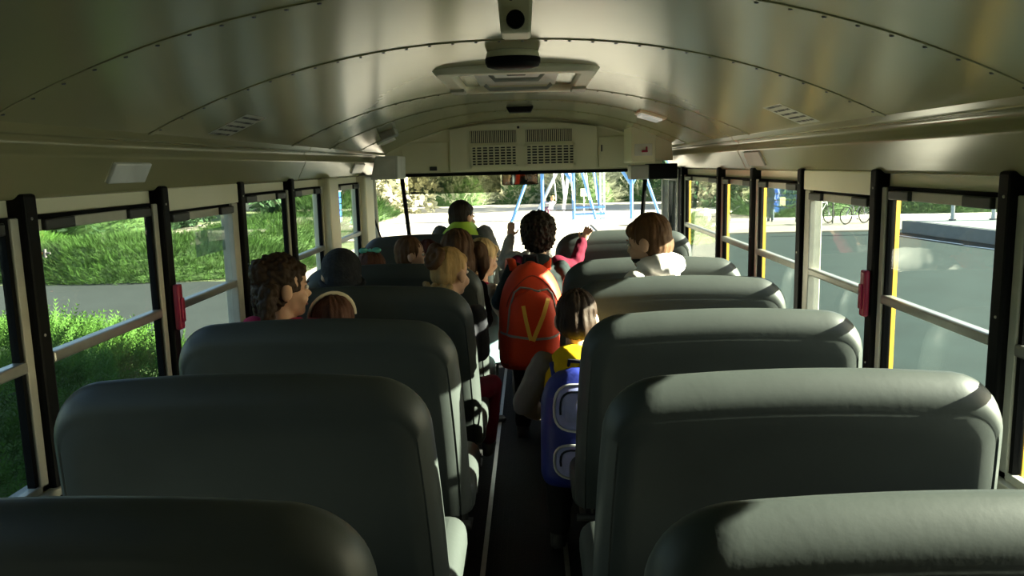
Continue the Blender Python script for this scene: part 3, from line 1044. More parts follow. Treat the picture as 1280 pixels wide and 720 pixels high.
CAP = [((0, -0.020, 0.030), (0.084, 0.090, 0.088)), ((0, -0.042, -0.018), (0.079, 0.064, 0.072))]
BOWL = CAP + [((0, 0.030, 0.052), (0.068, 0.052, 0.042)), ((0, -0.050, -0.045), (0.066, 0.046, 0.050))]
LONG = CAP + [((0, -0.060, -0.075), (0.080, 0.045, 0.080)), ((-0.068, -0.020, -0.050), (0.026, 0.045, 0.075)), ((0.068, -0.020, -0.050), (0.026, 0.045, 0.075)), ((0, 0.034, 0.056), (0.066, 0.046, 0.034))]
SIT = [((-0.07, 0.02, -0.02), (-0.08, 0.26, 0.0), (-0.08, 0.28, -0.30), (-0.08, 0.40, -0.33)), ((0.07, 0.02, -0.02), (0.08, 0.26, 0.0), (0.08, 0.28, -0.30), (0.08, 0.40, -0.33))]
def STAND(h, st=0.0):
    return [((-0.065, 0, -0.02), (-0.072, 0.02 + st, -h * 0.48), (-0.075, st * 0.4, -h + 0.055), (-0.08, 0.15, -h)), ((0.065, 0, -0.02), (0.072, 0.02 - st, -h * 0.48), (0.075, -st * 0.6, -h + 0.055), (0.08, 0.15, -h))]
ARM_DOWN = lambda z: {'L': [(-0.17, 0.03, z - 0.16), (-0.14, 0.16, z - 0.24), (0.2, 1, -0.2), (0, 0, 1)], 'R': [(0.17, 0.03, z - 0.16), (0.14, 0.16, z - 0.24), (-0.2, 1, -0.2), (0, 0, 1)]}
DARKC = cloth('black_cloth', (0.018, 0.018, 0.022))
NAVY = cloth('navy_cloth', (0.020, 0.026, 0.045))
JEANS = cloth('denim', (0.045, 0.075, 0.13))
SHOED = mat('dark_shoe', (0.03, 0.03, 0.035), 0.5)
SHOEW = mat('pale_shoe', (0.55, 0.53, 0.5), 0.5)
PINK = cloth('pink_cloth', (0.52, 0.045, 0.13))
CRIM = cloth('crimson_cloth', (0.10, 0.003, 0.017))

# girl with curly bunches in the pink jacket, third left row by the window
person('girl with curly dark brown bunches and a pink jacket by the left window', (-0.86, 2.70, 0.50), R(-8), (-0.815, 2.72, 1.075), s=0.95, hs=1.0, hyaw=R(-52), hpitch=R(-4),
       arms=ARM_DOWN(0.40), legs=SIT, top=PINK, pants=NAVY, shoes=SHOED, hcol=H_DKBR, shoulder_drop=-0.035, width=0.95,
       hair=dict(blobs=CAP + [((0, 0.034, 0.056), (0.064, 0.042, 0.034)), ((-0.080, -0.055, 0.02), (0.036, 0.04, 0.042)), ((0.02, -0.085, 0.05), (0.045, 0.035, 0.05))],
                 tubes=[([(-0.085, -0.05, 0.0), (-0.105, -0.055, -0.06), (-0.10, -0.05, -0.12), (-0.085, -0.04, -0.16)], [0.036, 0.033, 0.028, 0.016]),
                        ([(0.075, -0.065, -0.01), (0.085, -0.075, -0.07), (0.08, -0.065, -0.13)], [0.034, 0.030, 0.018])], grain='curl', amp=0.009))
# child with the cream headband beside her
_, Mh, nk, _x = person('child with auburn hair and a cream headband, head just above the third left seat', (-0.57, 2.86, 0.48), R(10), (-0.675, 2.80, 0.925), s=0.85, hs=0.92, hyaw=R(20),
       arms=ARM_DOWN(0.30), legs=SIT, top=NAVY, pants=DARKC, shoes=SHOED, hcol=H_RED, hair=dict(blobs=LONG))
bpts = [Mh @ Vector((0.089 * math.cos(a), -0.005 - 0.02 * math.sin(a), 0.030 + 0.093 * math.sin(a))) for a in [math.pi * k / 14 for k in range(15)]]
obj('headband', MB().tube(bpts, 0.010, 8, flat=0.6), cloth('cream_cloth', (0.60, 0.52, 0.38)), _, smooth=True)
# hooded child by the window, fourth left row
_, Mh, nk, _x = person('child in a dark knitted hat by the left window, ahead of the pink jacket', (-0.79, 3.42, 0.50), R(0), (-0.785, 3.43, 1.020), s=0.95, hs=0.96, hyaw=R(25),
       arms=ARM_DOWN(0.35), legs=SIT, top=NAVY, pants=DARKC, shoes=SHOED, hcol=H_DARK, hair=dict(blobs=[((0, -0.03, 0.0), (0.08, 0.075, 0.08))]))
t = MB().ell((0, -0.014, 0.028), (0.092, 0.098, 0.094), Mh, 18, 12).ell((0, -0.045, -0.03), (0.086, 0.066, 0.075), Mh)
h_ = fuse(t, 0.007, 1, 'hat', cloth('dark_knit', (0.028, 0.030, 0.036), bump=0.6, bscale=70), _)
obj('hat_band', MB().tube([Mh @ Vector((0.092 * math.cos(a), -0.02 + 0.094 * math.sin(a), -0.035 + 0.02 * math.sin(a))) for a in [2 * math.pi * k / 24 for k in range(25)]], 0.013, 8), DARKC, h_, smooth=True)
# blonde girl with the plaited bun
_, Mh, nk, _x = person('girl with blonde hair in a plaited bun and pink trousers, by the aisle', (-0.32, 3.40, 0.49), R(-6), (-0.303, 3.40, 1.022), s=0.90, hs=0.97, hyaw=R(-32), hpitch=R(-3),
       arms={'L': [(-0.145, 0.05, 0.17), (-0.10, 0.18, 0.10), (0.2, 1, -0.2), (0, 0, 1)], 'R': [(0.130, 0.07, 0.17), (0.06, 0.19, 0.10), (-0.4, 1, -0.2), (0, 0, 1)]}, legs=[((-0.07, 0.02, -0.02), (-0.06, 0.24, 0.0), (-0.06, 0.25, -0.28), (-0.06, 0.35, -0.3)), ((0.06, 0.02, -0.02), (0.150, 0.20, -0.02), (0.12, 0.22, -0.30), (0.12, 0.34, -0.32))],
       top=DARKC, pants=CRIM, shoes=SHOED, hcol=H_BLOND,
       hair=dict(blobs=[((0, -0.018, 0.031), (0.079, 0.087, 0.086)), ((0, -0.048, -0.010), (0.066, 0.050, 0.056)), ((0, 0.034, 0.058), (0.062, 0.042, 0.032))], amp=0.004))
bun = MB()
for k in range(11):
    a = 2 * math.pi * k / 11
    bun.ell((0.036 * math.cos(a) - 0.012, -0.088 + 0.018 * math.sin(a), 0.068 + 0.036 * math.sin(a)), (0.020, 0.022, 0.018), Mh, 10, 7)
bun.ell((-0.012, -0.085, 0.068), (0.024, 0.026, 0.024), Mh)
fuse(bun, 0.005, 0, 'hair_bun', H_CHEST, _)
pl = MB()
for k in range(9):
    a = math.pi * (0.08 + 0.84 * k / 8)
    pl.ell((0.078 * math.cos(a), -0.075 - 0.028 * math.sin(a), -0.052 - 0.012 * (k % 2)), (0.016, 0.014, 0.015), Mh, 8, 6)
fuse(pl, 0.005, 0, 'plait', H_BLOND, _)
# first row, only crowns show
_, Mh, nk, _x = person('child with auburn hair and a teal bow, only the crown above the fifth left seat', (-0.77, 4.05, 0.46), R(0), (-0.772, 4.02, 0.955), s=0.85, hs=0.93, hyaw=R(10),
       arms=ARM_DOWN(0.3), legs=SIT, top=NAVY, pants=DARKC, shoes=SHOED, hcol=H_RED, hair=dict(blobs=LONG), voxel=0.008)
bw = MB().ell((-0.034, -0.04, 0.118), (0.026, 0.014, 0.016), Mh).ell((0.034, -0.04, 0.118), (0.026, 0.014, 0.016), Mh).ell((0, -0.04, 0.115), (0.012, 0.014, 0.014), Mh)
obj('hair_bow', bw, cloth('teal_cloth', (0.10, 0.38, 0.32)), _, smooth=True)
person('small fair child turned sideways, low in front of the fifth left seat', (-0.645, 4.50, 0.46), R(-60), (-0.635, 4.50, 0.985), s=0.85, hs=0.90, hyaw=R(-20),
       arms=ARM_DOWN(0.30), legs=STAND(0.46), top=cloth('grey_cloth', (0.20, 0.19, 0.19)), pants=DARKC, shoes=SHOED, hcol=H_CHEST, hair=dict(blobs=CAP), voxel=0.008)
person('child with long dark red hair beside the small fair child, left first row', (-0.585, 4.78, 0.44), R(10), (-0.590, 4.78, 0.940), s=0.85, hs=0.90, hyaw=R(30),
       arms=ARM_DOWN(0.30), legs=STAND(0.46), top=CRIM, pants=DARKC, shoes=SHOED, hcol=hair_mat('dark_red_hair', (0.06, 0.015, 0.012)), hair=dict(blobs=LONG), voxel=0.008)
# dark brown bunches, first row
_, Mh, nk, _x = person('girl with brown pigtails right behind the driver, over the blonde bun', (-0.375, 4.12, 0.50), R(0), (-0.340, 4.10, 1.035), s=0.92, hs=1.06, hyaw=R(12),
       arms=ARM_DOWN(0.33), legs=SIT, top=DARKC, pants=NAVY, shoes=SHOED, hcol=H_BROWN,
       hair=dict(blobs=LONG + [((-0.105, -0.03, 0.005), (0.042, 0.042, 0.05)), ((0.105, -0.03, 0.005), (0.042, 0.042, 0.05))],
                 tubes=[([(-0.115, -0.03, 0.0), (-0.125, -0.03, -0.07), (-0.115, -0.02, -0.13)], [0.036, 0.032, 0.014]), ([(0.115, -0.03, 0.0), (0.125, -0.03, -0.07), (0.115, -0.02, -0.13)], [0.036, 0.032, 0.014])]))
for q in (-1, 1):
    obj('hair_tie', MB().ell((q * 0.094, -0.03, 0.012), (0.014, 0.030, 0.032), Mh), PINK, _, smooth=True)
# blonde girl in the light blue dress, facing the aisle
LBL = cloth('light_blue_cloth', (0.22, 0.33, 0.36))
TIGHT = cloth('grey_tights', (0.24, 0.22, 0.25))
_, Mh, nk, sh_ = person('fair-haired girl in a light blue dress and grey tights facing the aisle', (-0.245, 4.50, 0.50), R(-58), (-0.222, 4.45, 0.962), s=0.90, hs=0.95, hyaw=R(4), hpitch=R(-10),
       arms={'R': [(0.165, 0.02, 0.20), (0.15, 0.12, 0.06), (0, 0.9, -0.5), (0.5, 0, 0.6)], 'L': [(-0.165, 0.05, 0.20), (-0.08, 0.18, 0.12), (0.4, 0.9, -0.2), (0, 0, 1)]},
       legs=STAND(0.50, 0.05),
       top=LBL, sleeve=cloth('knit_cream', (0.42, 0.36, 0.29), bump=0.5, bscale=60), pants=TIGHT, shoes=SHOED, hcol=H_FAIR,
       hair=dict(blobs=CAP + [((0, 0.036, 0.056), (0.066, 0.044, 0.034)), ((0, -0.065, -0.06), (0.06, 0.035, 0.05))]))
obj('collar', MB().tube([nk + Vector((0.062 * math.cos(a), 0.055 * math.sin(a), -0.012 - 0.02 * math.sin(a))) for a in [2 * math.pi * k / 20 for k in range(21)]], 0.016, 8, flat=0.7), PINK, _, smooth=True)
obj('skirt', MB().loft([oval(0, 0, 0.10, 0.118, 0.100), oval(0, 0.0, 0.04, 0.140, 0.122), oval(0, 0.0, -0.04, 0.155, 0.135), oval(0, 0.0, -0.12, 0.165, 0.145)]), LBL, _, smooth=True)

# driver
VEST = mat('hi_vis_cloth', (0.30, 0.46, 0.03), 0.7, var=0.08, scale=10, bump=0.2, bscale=25)
_, Mh, nk, sh_ = person('driver with dark hair in a grey jacket and yellow-green safety vest', (-0.48, 5.86, 0.55), R(-8), (-0.455, 5.90, 1.105), s=1.28, hs=1.06, hyaw=R(-38),
       arms={'L': [(-0.26, 0.10, 0.20), (-0.17, 0.30, 0.24), (0.2, 1, 0.1), (0, 0, 1)], 'R': [(0.26, 0.10, 0.20), (0.17, 0.30, 0.24), (-0.2, 1, 0.1), (0, 0, 1)]},
       legs=[((-0.09, 0.03, -0.02), (-0.12, 0.34, 0.02), (-0.12, 0.36, -0.40), (-0.12, 0.5, -0.46)), ((0.09, 0.03, -0.02), (0.12, 0.34, 0.02), (0.12, 0.36, -0.40), (0.12, 0.5, -0.46))],
       top=cloth('grey_jacket', (0.10, 0.10, 0.10)), pants=DARKC, shoes=SHOED, hcol=H_DARK, width=1.05, shoulder_drop=-0.085,
       hair=dict(blobs=CAP + [((0, 0.030, 0.055), (0.064, 0.046, 0.036)), ((0, -0.055, -0.05), (0.066, 0.042, 0.055))]))
rv = []
T = sh_.z
for f, rx, ry in ((-0.12, 0.160, 0.128), (0.35, 0.152, 0.122), (0.68, 0.164, 0.127), (0.88, 0.155, 0.118), (0.99, 0.105, 0.098), (1.05, 0.078, 0.075)):
    rv.append(oval(sh_.x * max(0, f), sh_.y * max(0, f), f * T + (0.05 if f > 0.8 else 0), rx * (1.24 if f < 0.8 else 0.88), ry * 1.26))
obj('vest', MB().loft(rv, caps=False), VEST, _, smooth=True)
obj('reflective_band', MB().tube([(x, y, z + 0.0) for x, y, z in oval(0, 0, 0.42 * T, 0.180, 0.142) + [oval(0, 0, 0.42 * T, 0.180, 0.142)[0]]], 0.018, 6, flat=0.3), mat('reflective_silver', (0.55, 0.56, 0.55), 0.3), _)

# child with the raised grey sleeve, ahead of the orange backpack
GREYK = cloth('grey_knit', (0.26, 0.25, 0.23), bump=0.6, bscale=60)
person('child in a grey knitted sleeve raising a hand beside the boy with the orange backpack', (0.03, 5.35, 0.52), R(0), (0.06, 5.37, 1.040), s=0.98, hs=0.98, hyaw=R(-15),
       arms={'L': [(-0.17, 0.02, 0.30), (-0.125, 0.05, 0.475), (0.1, 0.1, 1), (0, -1, 0), 0.5], 'R': [(0.17, 0.03, 0.20), (0.14, 0.14, 0.12), (-0.2, 1, -0.2), (0, 0, 1)]},
       legs=STAND(0.52), top=GREYK, pants=NAVY, shoes=SHOED, hcol=H_BROWN, hair=dict(blobs=BOWL), voxel=0.0055)
# child in the red jacket with a hand on the right barrier
person('child in a crimson jacket resting one hand on the right barrier', (0.09, 4.72, 0.52), R(-6), (0.085, 4.76, 1.070), s=0.98, hs=0.96, hyaw=R(15),
       arms={'L': [(-0.185, 0.03, 0.26), (-0.17, 0.10, 0.14), (0.2, 1, -0.2), (0, 0, 1)], 'R': [(0.205, 0.09, 0.33), (0.250, 0.22, 0.478), (0.45, 0.35, 0.85), (-0.3, -0.9, 0.3), 0.08, 0.5]},
       legs=STAND(0.52), top=CRIM, pants=NAVY, shoes=SHOED, hcol=H_DARK, hair=dict(blobs=BOWL), voxel=0.005, width=1.05)


# ------------------------------------------------------------------ backpacks
class Pack:
    """Soft backpack: bulged body; y runs away from the wearer's back (negative)."""

    def __init__(self, w, h, d, taper=0.10, topr=0.45):
        self.w, self.h, self.d, self.taper, self.topr = w, h, d, taper, topr

    def hw(self, z):
        t = z / self.h
        w = self.w / 2 * (1 - self.taper * t * t)
        k = (t - (1 - self.topr)) / self.topr
        if k > 0:
            w *= math.sqrt(max(0.0, 1 - min(1, k) ** 2.6)) * 0.86 + 0.14 * (1 - k)
        if t < 0.06:
            w *= 0.93 + 0.07 * t / 0.06
        return max(w, 0.004)

    def dep(self, x, z):
        t = z / self.h
        u = min(1, abs(x) / self.hw(z))
        dz = (1 - abs(2 * t - 0.86) ** 3.0 * 0.42) if t > 0.43 else (1 - max(0, 0.08 - t) * 3)
        return -self.d * max(0.03, dz) * max(0.0, 1 - u ** 3.4) ** 0.55

    def body(self, nz=26, nx=18):
        mb = MB()
        rings = []
        for i in range(nz + 1):
            z = self.h * (0.002 + 0.996 * i / nz)
            w = self.hw(z)
            rear = [(w * math.sin(math.pi / 2 * (2 * k / nx - 1)), self.dep(w * math.sin(math.pi / 2 * (2 * k / nx - 1)), z) - 0.02, z) for k in range(nx + 1)]
            rings.append(rear + [(w * 0.96, 0.0, z), (0.5 * w, 0.012, z), (-0.5 * w, 0.012, z), (-w * 0.96, 0.0, z)])
        mb.loft(rings)
        return mb

    def on(self, x, z, e=0.004):
        return Vector((x, self.dep(x, z) - 0.02 - e, z))


def strip(pk, pts, wd, name, m, parent, e=0.004, th=0.003):
    """Flat tape lying on the pack along a line of (x, z) points."""
    mb = MB()
    rings = []
    P = []
    for (x0, z0), (x1, z1) in zip(pts[:-1], pts[1:]):
        n = 8
        for k in range(n):
            P.append((x0 + (x1 - x0) * k / n, z0 + (z1 - z0) * k / n))
    P.append(pts[-1])
    for i, (x, z) in enumerate(P):
        a, b_ = P[max(0, i - 1)], P[min(len(P) - 1, i + 1)]
        t = Vector((b_[0] - a[0], b_[1] - a[1])).normalized()
        s = Vector((-t.y, t.x)) * wd / 2
        l_, r_ = pk.on(x - s.x, z - s.y, e), pk.on(x + s.x, z + s.y, e)
        o = Vector((0, -th, 0))
        rings.append([l_, r_, r_ + o, l_ + o])
    mb.loft(rings)
    return obj(name, mb, m, parent)


ORNG = mat('orange_nylon', (0.78, 0.055, 0.008), 0.6, var=0.10, scale=7, bump=0.35, bscale=14)
ORND = mat('orange_binding', (0.40, 0.035, 0.010), 0.6)
SILV = mat('grey_reflective_tape', (0.30, 0.29, 0.28), 0.4)
FLUO = mat('fluorescent_yellow_tape', (1.0, 0.62, 0.10), 0.45, var=0.04)

# boy with the orange backpack
_, Mh, nk, sh_ = person('boy with dark curly hair standing in the aisle wearing the orange backpack', (0.055, 4.22, 0.58), R(-2), (0.082, 4.24, 1.105), s=1.02, hs=1.02, hyaw=R(8), hpitch=R(6),
       arms={'L': [(-0.19, 0.05, 0.16), (-0.15, 0.20, 0.10), (0.2, 1, -0.1), (0, 0, 1)], 'R': [(0.19, 0.05, 0.16), (0.15, 0.20, 0.10), (-0.2, 1, -0.1), (0, 0, 1)]},
       legs=STAND(0.58, 0.03), top=cloth('dark_green_jacket', (0.016, 0.024, 0.024)), pants=DARKC, shoes=SHOED, hcol=H_DARK, hood=((0, -0.045, -0.01), (0.085, 0.055, 0.055)),
       hair=dict(blobs=[((0, -0.016, 0.034), (0.094, 0.096, 0.094)), ((0, -0.040, -0.015), (0.086, 0.070, 0.075)), ((0, 0.036, 0.062), (0.07, 0.05, 0.04))], grain='curl', amp=0.013))
pk = Pack(0.345, 0.545, 0.15)
op = empty('backpack', (0.038, 4.105, 0.435), R(4), label='orange backpack with a glowing yellow V and grey piping on a boy in the aisle', cat='backpack')
bag = obj('bag_body', pk.body(), ORNG, op, smooth=True)
# front pocket, proud of the bag
pp = Pack(0.27, 0.40, 0.028, 0.10, 0.35)
pb = pp.body(18, 14)
pb.v = [(x, y + pk.dep(min(max(x, -pk.hw(z + 0.02) * 0.97), pk.hw(z + 0.02) * 0.97), z + 0.02) - 0.006, z + 0.02) for x, y, z in pb.v]
pocket = obj('front_pocket', pb, ORNG, op, smooth=True)


class Over:
    """Points on the pocket where there is one, else on the bag."""

    def on(self, x, z, e=0.004):
        y = pk.dep(x, z) - 0.02
        zz = z - 0.02
        if 0 < zz < pp.h and abs(x) < pp.hw(zz) * 0.985:
            y = min(y, pp.dep(x, zz) - 0.02 + pk.dep(x, z) - 0.006)
        return Vector((x, y - e, z))


ov = Over()
arch = [(-0.135, 0.02), (-0.132, 0.19), (-0.118, 0.32), (-0.092, 0.405), (-0.060, 0.430), (-0.02, 0.425), (0.03, 0.412), (0.075, 0.418), (0.098, 0.392), (0.118, 0.30), (0.128, 0.185)]
sm_ = []
for i in range(len(arch) - 1):
    for k in range(6):
        q = k / 6
        sm_.append((arch[i][0] * (1 - q) + arch[i + 1][0] * q, arch[i][1] * (1 - q) + arch[i + 1][1] * q))
obj('piping', MB().tube([ov.on(x, z, 0.002) for x, z in sm_ if z > 0.17], 0.0055, 6), SILV, op, smooth=True)
strip(ov, [(-0.165, 0.190), (-0.08, 0.188), (0.0, 0.176), (0.08, 0.178), (0.145, 0.192)], 0.012, 'reflective_tape', SILV, op)
strip(ov, [(-0.052, 0.345), (-0.040, 0.27), (-0.018, 0.172)], 0.019, 'fluorescent_tape', FLUO, op, e=0.006)
strip(ov, [(0.075, 0.378), (0.045, 0.29), (-0.008, 0.168)], 0.021, 'fluorescent_tape', FLUO, op, e=0.008)
obj('haul_loop', MB().tube([(-0.035, -0.02, 0.53), (-0.03, -0.03, 0.575), (0.03, -0.03, 0.575), (0.035, -0.02, 0.53)], 0.010, 8), DARKC, op, smooth=True)
obj('base_seam', MB().tube([pk.on(pk.hw(0.03) * 0.97 * (2 * k / 16 - 1), 0.03, 0.001) for k in range(17)], 0.004, 6), ORND, op, smooth=True)
obj('zip_line', MB().tube([pk.on(pk.hw(z) * 0.80 * math.cos(a), z, 0.001) for a, z in [(math.pi * k / 20, 0.33 + 0.155 * math.sin(math.pi * k / 20)) for k in range(21)]], 0.0035, 6), ORND, op, smooth=True)
for q in (-1, 1):
    obj('shoulder_strap', MB().tube([(q * 0.085, -0.01, 0.50), (q * 0.095, 0.05, 0.548), (q * 0.10, 0.16, 0.54), (q * 0.105, 0.235, 0.45), (q * 0.12, 0.22, 0.30), (q * 0.15, 0.10, 0.14), (q * 0.155, 0.0, 0.08)], 0.022, 8, flat=0.35), ORNG, op, smooth=True)

# boy in the white hoodie
HOOD = cloth('white_fleece', (0.70, 0.66, 0.62), var=0.04)
_, Mh, nk, sh_ = person('boy with brown hair in a white hoodie kneeling on the right, looking left', (0.60, 3.50, 0.58), R(50), (0.548, 3.45, 1.135), s=1.0, hs=1.03, hyaw=R(14), hpitch=R(-12),
       arms=ARM_DOWN(0.36), legs=[((-0.07, 0.02, -0.02), (-0.08, 0.17, -0.07), (-0.08, -0.08, -0.07), (-0.08, -0.15, -0.06)), ((0.07, 0.02, -0.02), (0.08, 0.17, -0.07), (0.08, -0.08, -0.07), (0.08, -0.15, -0.06))],
       top=HOOD, pants=JEANS, shoes=SHOEW, hcol=H_CHEST, hood=((0.005, -0.065, 0.012), (0.112, 0.075, 0.052), (0.0, -0.02, 0.018), (0.098, 0.092, 0.034)), width=1.15, shoulder_drop=-0.03, hair=dict(blobs=CAP + [((0, 0.030, 0.052), (0.068, 0.052, 0.042))], amp=0.004))
obj('hood_lining', MB().tube([nk + Vector((0.07 * math.cos(a), -0.005 + 0.075 * math.sin(a), 0.025)) for a in [math.pi * (0.05 + 0.9 * k / 12) for k in range(13)]], 0.018, 8, flat=0.6), DARKC, _, smooth=True)

# boy in the yellow jacket with the blue backpack
YJ = cloth('yellow_cloth', (0.72, 0.46, 0.01))
GS = cloth('grey_sleeve_cloth', (0.20, 0.175, 0.16))
_, Mh, nk, sh_ = person('small boy in a yellow hooded jacket with grey sleeves and the blue backpack', (0.205, 2.93, 0.40), R(-12), (0.210, 2.95, 0.898), s=0.95, hs=0.93, hyaw=R(8), hpitch=R(-14),
       arms={'L': [(-0.195, -0.04, 0.175), (-0.165, 0.11, 0.09), (0.2, 1, -0.2), (0, 0, 1)], 'R': [(0.185, 0.0, 0.17), (0.15, 0.14, 0.12), (-0.2, 1, -0.2), (0, 0, 1)]},
       legs=STAND(0.40), top=YJ, sleeve=GS, pants=DARKC, shoes=SHOED, hcol=H_DKBR, hood=((0, -0.055, -0.005), (0.085, 0.055, 0.045), (0, -0.075, -0.045), (0.075, 0.045, 0.05)),
       hair=dict(blobs=CAP + [((0, 0.030, 0.052), (0.068, 0.052, 0.042))], amp=0.007))
BLUN = mat('royal_blue_nylon', (0.020, 0.034, 0.27), 0.5, var=0.12, scale=8, bump=0.3, bscale=16)
LIL = mat('pale_blue_print', (0.42, 0.45, 0.85), 0.45, var=0.18, scale=14)
WPIPE = mat('white_piping', (0.72, 0.72, 0.74), 0.4)
q2 = Pack(0.27, 0.43, 0.12, 0.06, 0.30)
bp2 = empty('backpack', (0.205, 2.845, 0.315), R(-12), label='royal blue backpack with white piping and pale panels on the boy in yellow', cat='backpack')
obj('bag_body', q2.body(), BLUN, bp2, smooth=True)
for z0, z1, w_ in ((0.225, 0.385, 0.085), (0.05, 0.175, 0.085)):
    pts = []
    for k in range(25):
        a = 2 * math.pi * k / 24
        pts.append((0.02 + w_ * math.copysign(abs(math.cos(a)) ** 0.7, math.cos(a)), (z0 + z1) / 2 + (z1 - z0) / 2 * math.copysign(abs(math.sin(a)) ** 0.7, math.sin(a))))
    cen = (0.02, (z0 + z1) / 2)
    mb = MB()
    inner = [q2.on(cen[0] + (x - cen[0]) * 0.45, cen[1] + (z - cen[1]) * 0.45, 0.008) for x, z in pts[:-1]]
    mid = [q2.on(cen[0] + (x - cen[0]) * 0.85, cen[1] + (z - cen[1]) * 0.85, 0.007) for x, z in pts[:-1]]
    outr = [q2.on(x, z, 0.001) for x, z in pts[:-1]]
    mb.loft([outr, mid, inner])
    pn = obj('pocket_panel', mb, LIL, bp2, smooth=True)
    obj('piping', MB().tube([q2.on(x, z, 0.005) for x, z in pts], 0.005, 6), WPIPE, pn, smooth=True)
    obj('zip_tape', MB().tube([q2.on(cen[0] + (x - cen[0]) * 0.72, cen[1] + (z - cen[1]) * 0.72, 0.007) for x, z in pts[2:14]], 0.004, 6), NAVY, pn, smooth=True)
obj('haul_loop', MB().tube([(-0.03, -0.02, 0.41), (-0.025, -0.025, 0.45), (0.025, -0.025, 0.45), (0.03, -0.02, 0.41)], 0.009, 8), DARKC, bp2, smooth=True)
for q in (-1, 1):
    obj('shoulder_strap', MB().tube([(q * 0.075, -0.01, 0.39), (q * 0.09, 0.03, 0.425), (q * 0.10, 0.12, 0.41), (q * 0.105, 0.20, 0.33), (q * 0.12, 0.18, 0.22), (q * 0.125, 0.03, 0.08)], 0.020, 8, flat=0.35), BLUN, bp2, smooth=True)

# people outside
person('person in a grey-teal jacket and jeans standing on the pavement beyond the right windows', (9.66, 32.3, G + 0.06 + 0.84), R(160), (9.69, 32.3, G + 0.06 + 1.56), s=1.38, hs=1.08, hyaw=R(-30),
       arms={'L': [(-0.27, 0.05, 0.28), (-0.22, 0.16, 0.06), (0.1, 0.6, -1), (0.5, 0, 0.5)], 'R': [(0.27, 0.05, 0.28), (0.20, 0.22, 0.20), (-0.3, 1, 0), (0, 0, 1)]}, legs=STAND(0.84), top=cloth('grey_teal_jacket', (0.085, 0.10, 0.09)), pants=cloth('pale_denim', (0.09, 0.115, 0.14)),
       shoes=SHOED, hcol=H_DARK, hair=dict(blobs=BOWL), group='people outside', voxel=0.014, eyes=False)
e = empty('shoulder_bag', (10.02, 32.12, G + 0.06 + 0.62), R(20), label='yellow-green bag held beside the person in the teal jacket', cat='bag')
obj('bag_body', MB().box((-0.15, -0.08, 0), (0.15, 0.08, 0.34)), mat('lime_cloth', (0.24, 0.29, 0.06), 0.7), e, bevel=0.03)
obj('handle', MB().tube([(-0.08, 0, 0.33), (-0.06, 0, 0.46), (0.06, 0, 0.46), (0.08, 0, 0.33)], 0.012, 6), DARKP, e, smooth=True)
person('child in white and lilac leaning on a swing of the blue frame', (0.92, 35.66, G + 0.03 + 0.58), R(30), (1.02, 35.60, G + 0.03 + 1.02), s=1.0, hs=1.02, hyaw=R(20),
       arms={'L': [(-0.18, 0.04, 0.22), (-0.16, 0.14, 0.32), (0, 0.2, 1), (0, 1, 0)], 'R': [(0.18, 0.04, 0.22), (0.16, 0.14, 0.32), (0, 0.2, 1), (0, 1, 0)]}, legs=SIT, top=cloth('lilac_white', (0.55, 0.50, 0.58)), pants=cloth('plum_cloth', (0.20, 0.10, 0.16)),
       shoes=SHOEW, hcol=H_BLOND, hair=dict(blobs=BOWL), group='people outside', voxel=0.014, eyes=False)

# ------------------------------------------------------------------ foliage
def scatter_mesh(name, tv, tf, pos, direc, scale, up_jit=0.6):
    """Copies a small leaf template (points along +x) onto many places as one mesh."""
    n = len(pos)
    tv = np.array(tv, float)
    tf = np.array(tf, int)
    d = direc / np.linalg.norm(direc, axis=1, keepdims=True)
    a = np.tile([0.0, 0.0, 1.0], (n, 1)) + rng.normal(0, up_jit, (n, 3))
    s = np.cross(a, d)
    s /= np.linalg.norm(s, axis=1, keepdims=True) + 1e-9
    u = np.cross(d, s)
    V = pos[:, None, :] + scale[:, None, None] * (tv[None, :, 0:1] * d[:, None, :] + tv[None, :, 1:2] * s[:, None, :] + tv[None, :, 2:3] * u[:, None, :])
    V = V.reshape(-1, 3)
    F = (tf[None] + (np.arange(n) * len(tv))[:, None, None]).reshape(-1, tf.shape[1])
    m = bpy.data.meshes.new(name)
    m.vertices.add(len(V))
    m.vertices.foreach_set('co', V.ravel())
    k = tf.shape[1]
    m.loops.add(F.size)
    m.loops.foreach_set('vertex_index', F.ravel())
    m.polygons.add(len(F))
    m.polygons.foreach_set('loop_start', np.arange(len(F)) * k)
    m.polygons.foreach_set('loop_total', np.full(len(F), k))
    m.update(calc_edges=True)
    return m


# juniper spray: a stem with pairs of needle leaflets
SPV, SPF = [], []
for k in range(6):
    t = 0.12 + 0.15 * k
    for sg in (-1, 1):
        L = 0.34 * (1 - 0.65 * t)
        o = len(SPV)
        SPV += [(t, 0, 0), (t + 0.06, 0, 0.01), (t + L * 0.75, sg * L * 0.55, 0.05)]
        SPF.append((o, o + 1, o + 2))
o = len(SPV)
SPV += [(0, -0.012, 0), (0, 0.012, 0), (1.0, 0, 0.04)]
SPF.append((o, o + 1, o + 2))
LFV, LFF = [(0, 0, 0), (0.45, -0.32, 0.06), (1, 0, 0), (0.45, 0.32, 0.06)], [(0, 1, 2, 3)]


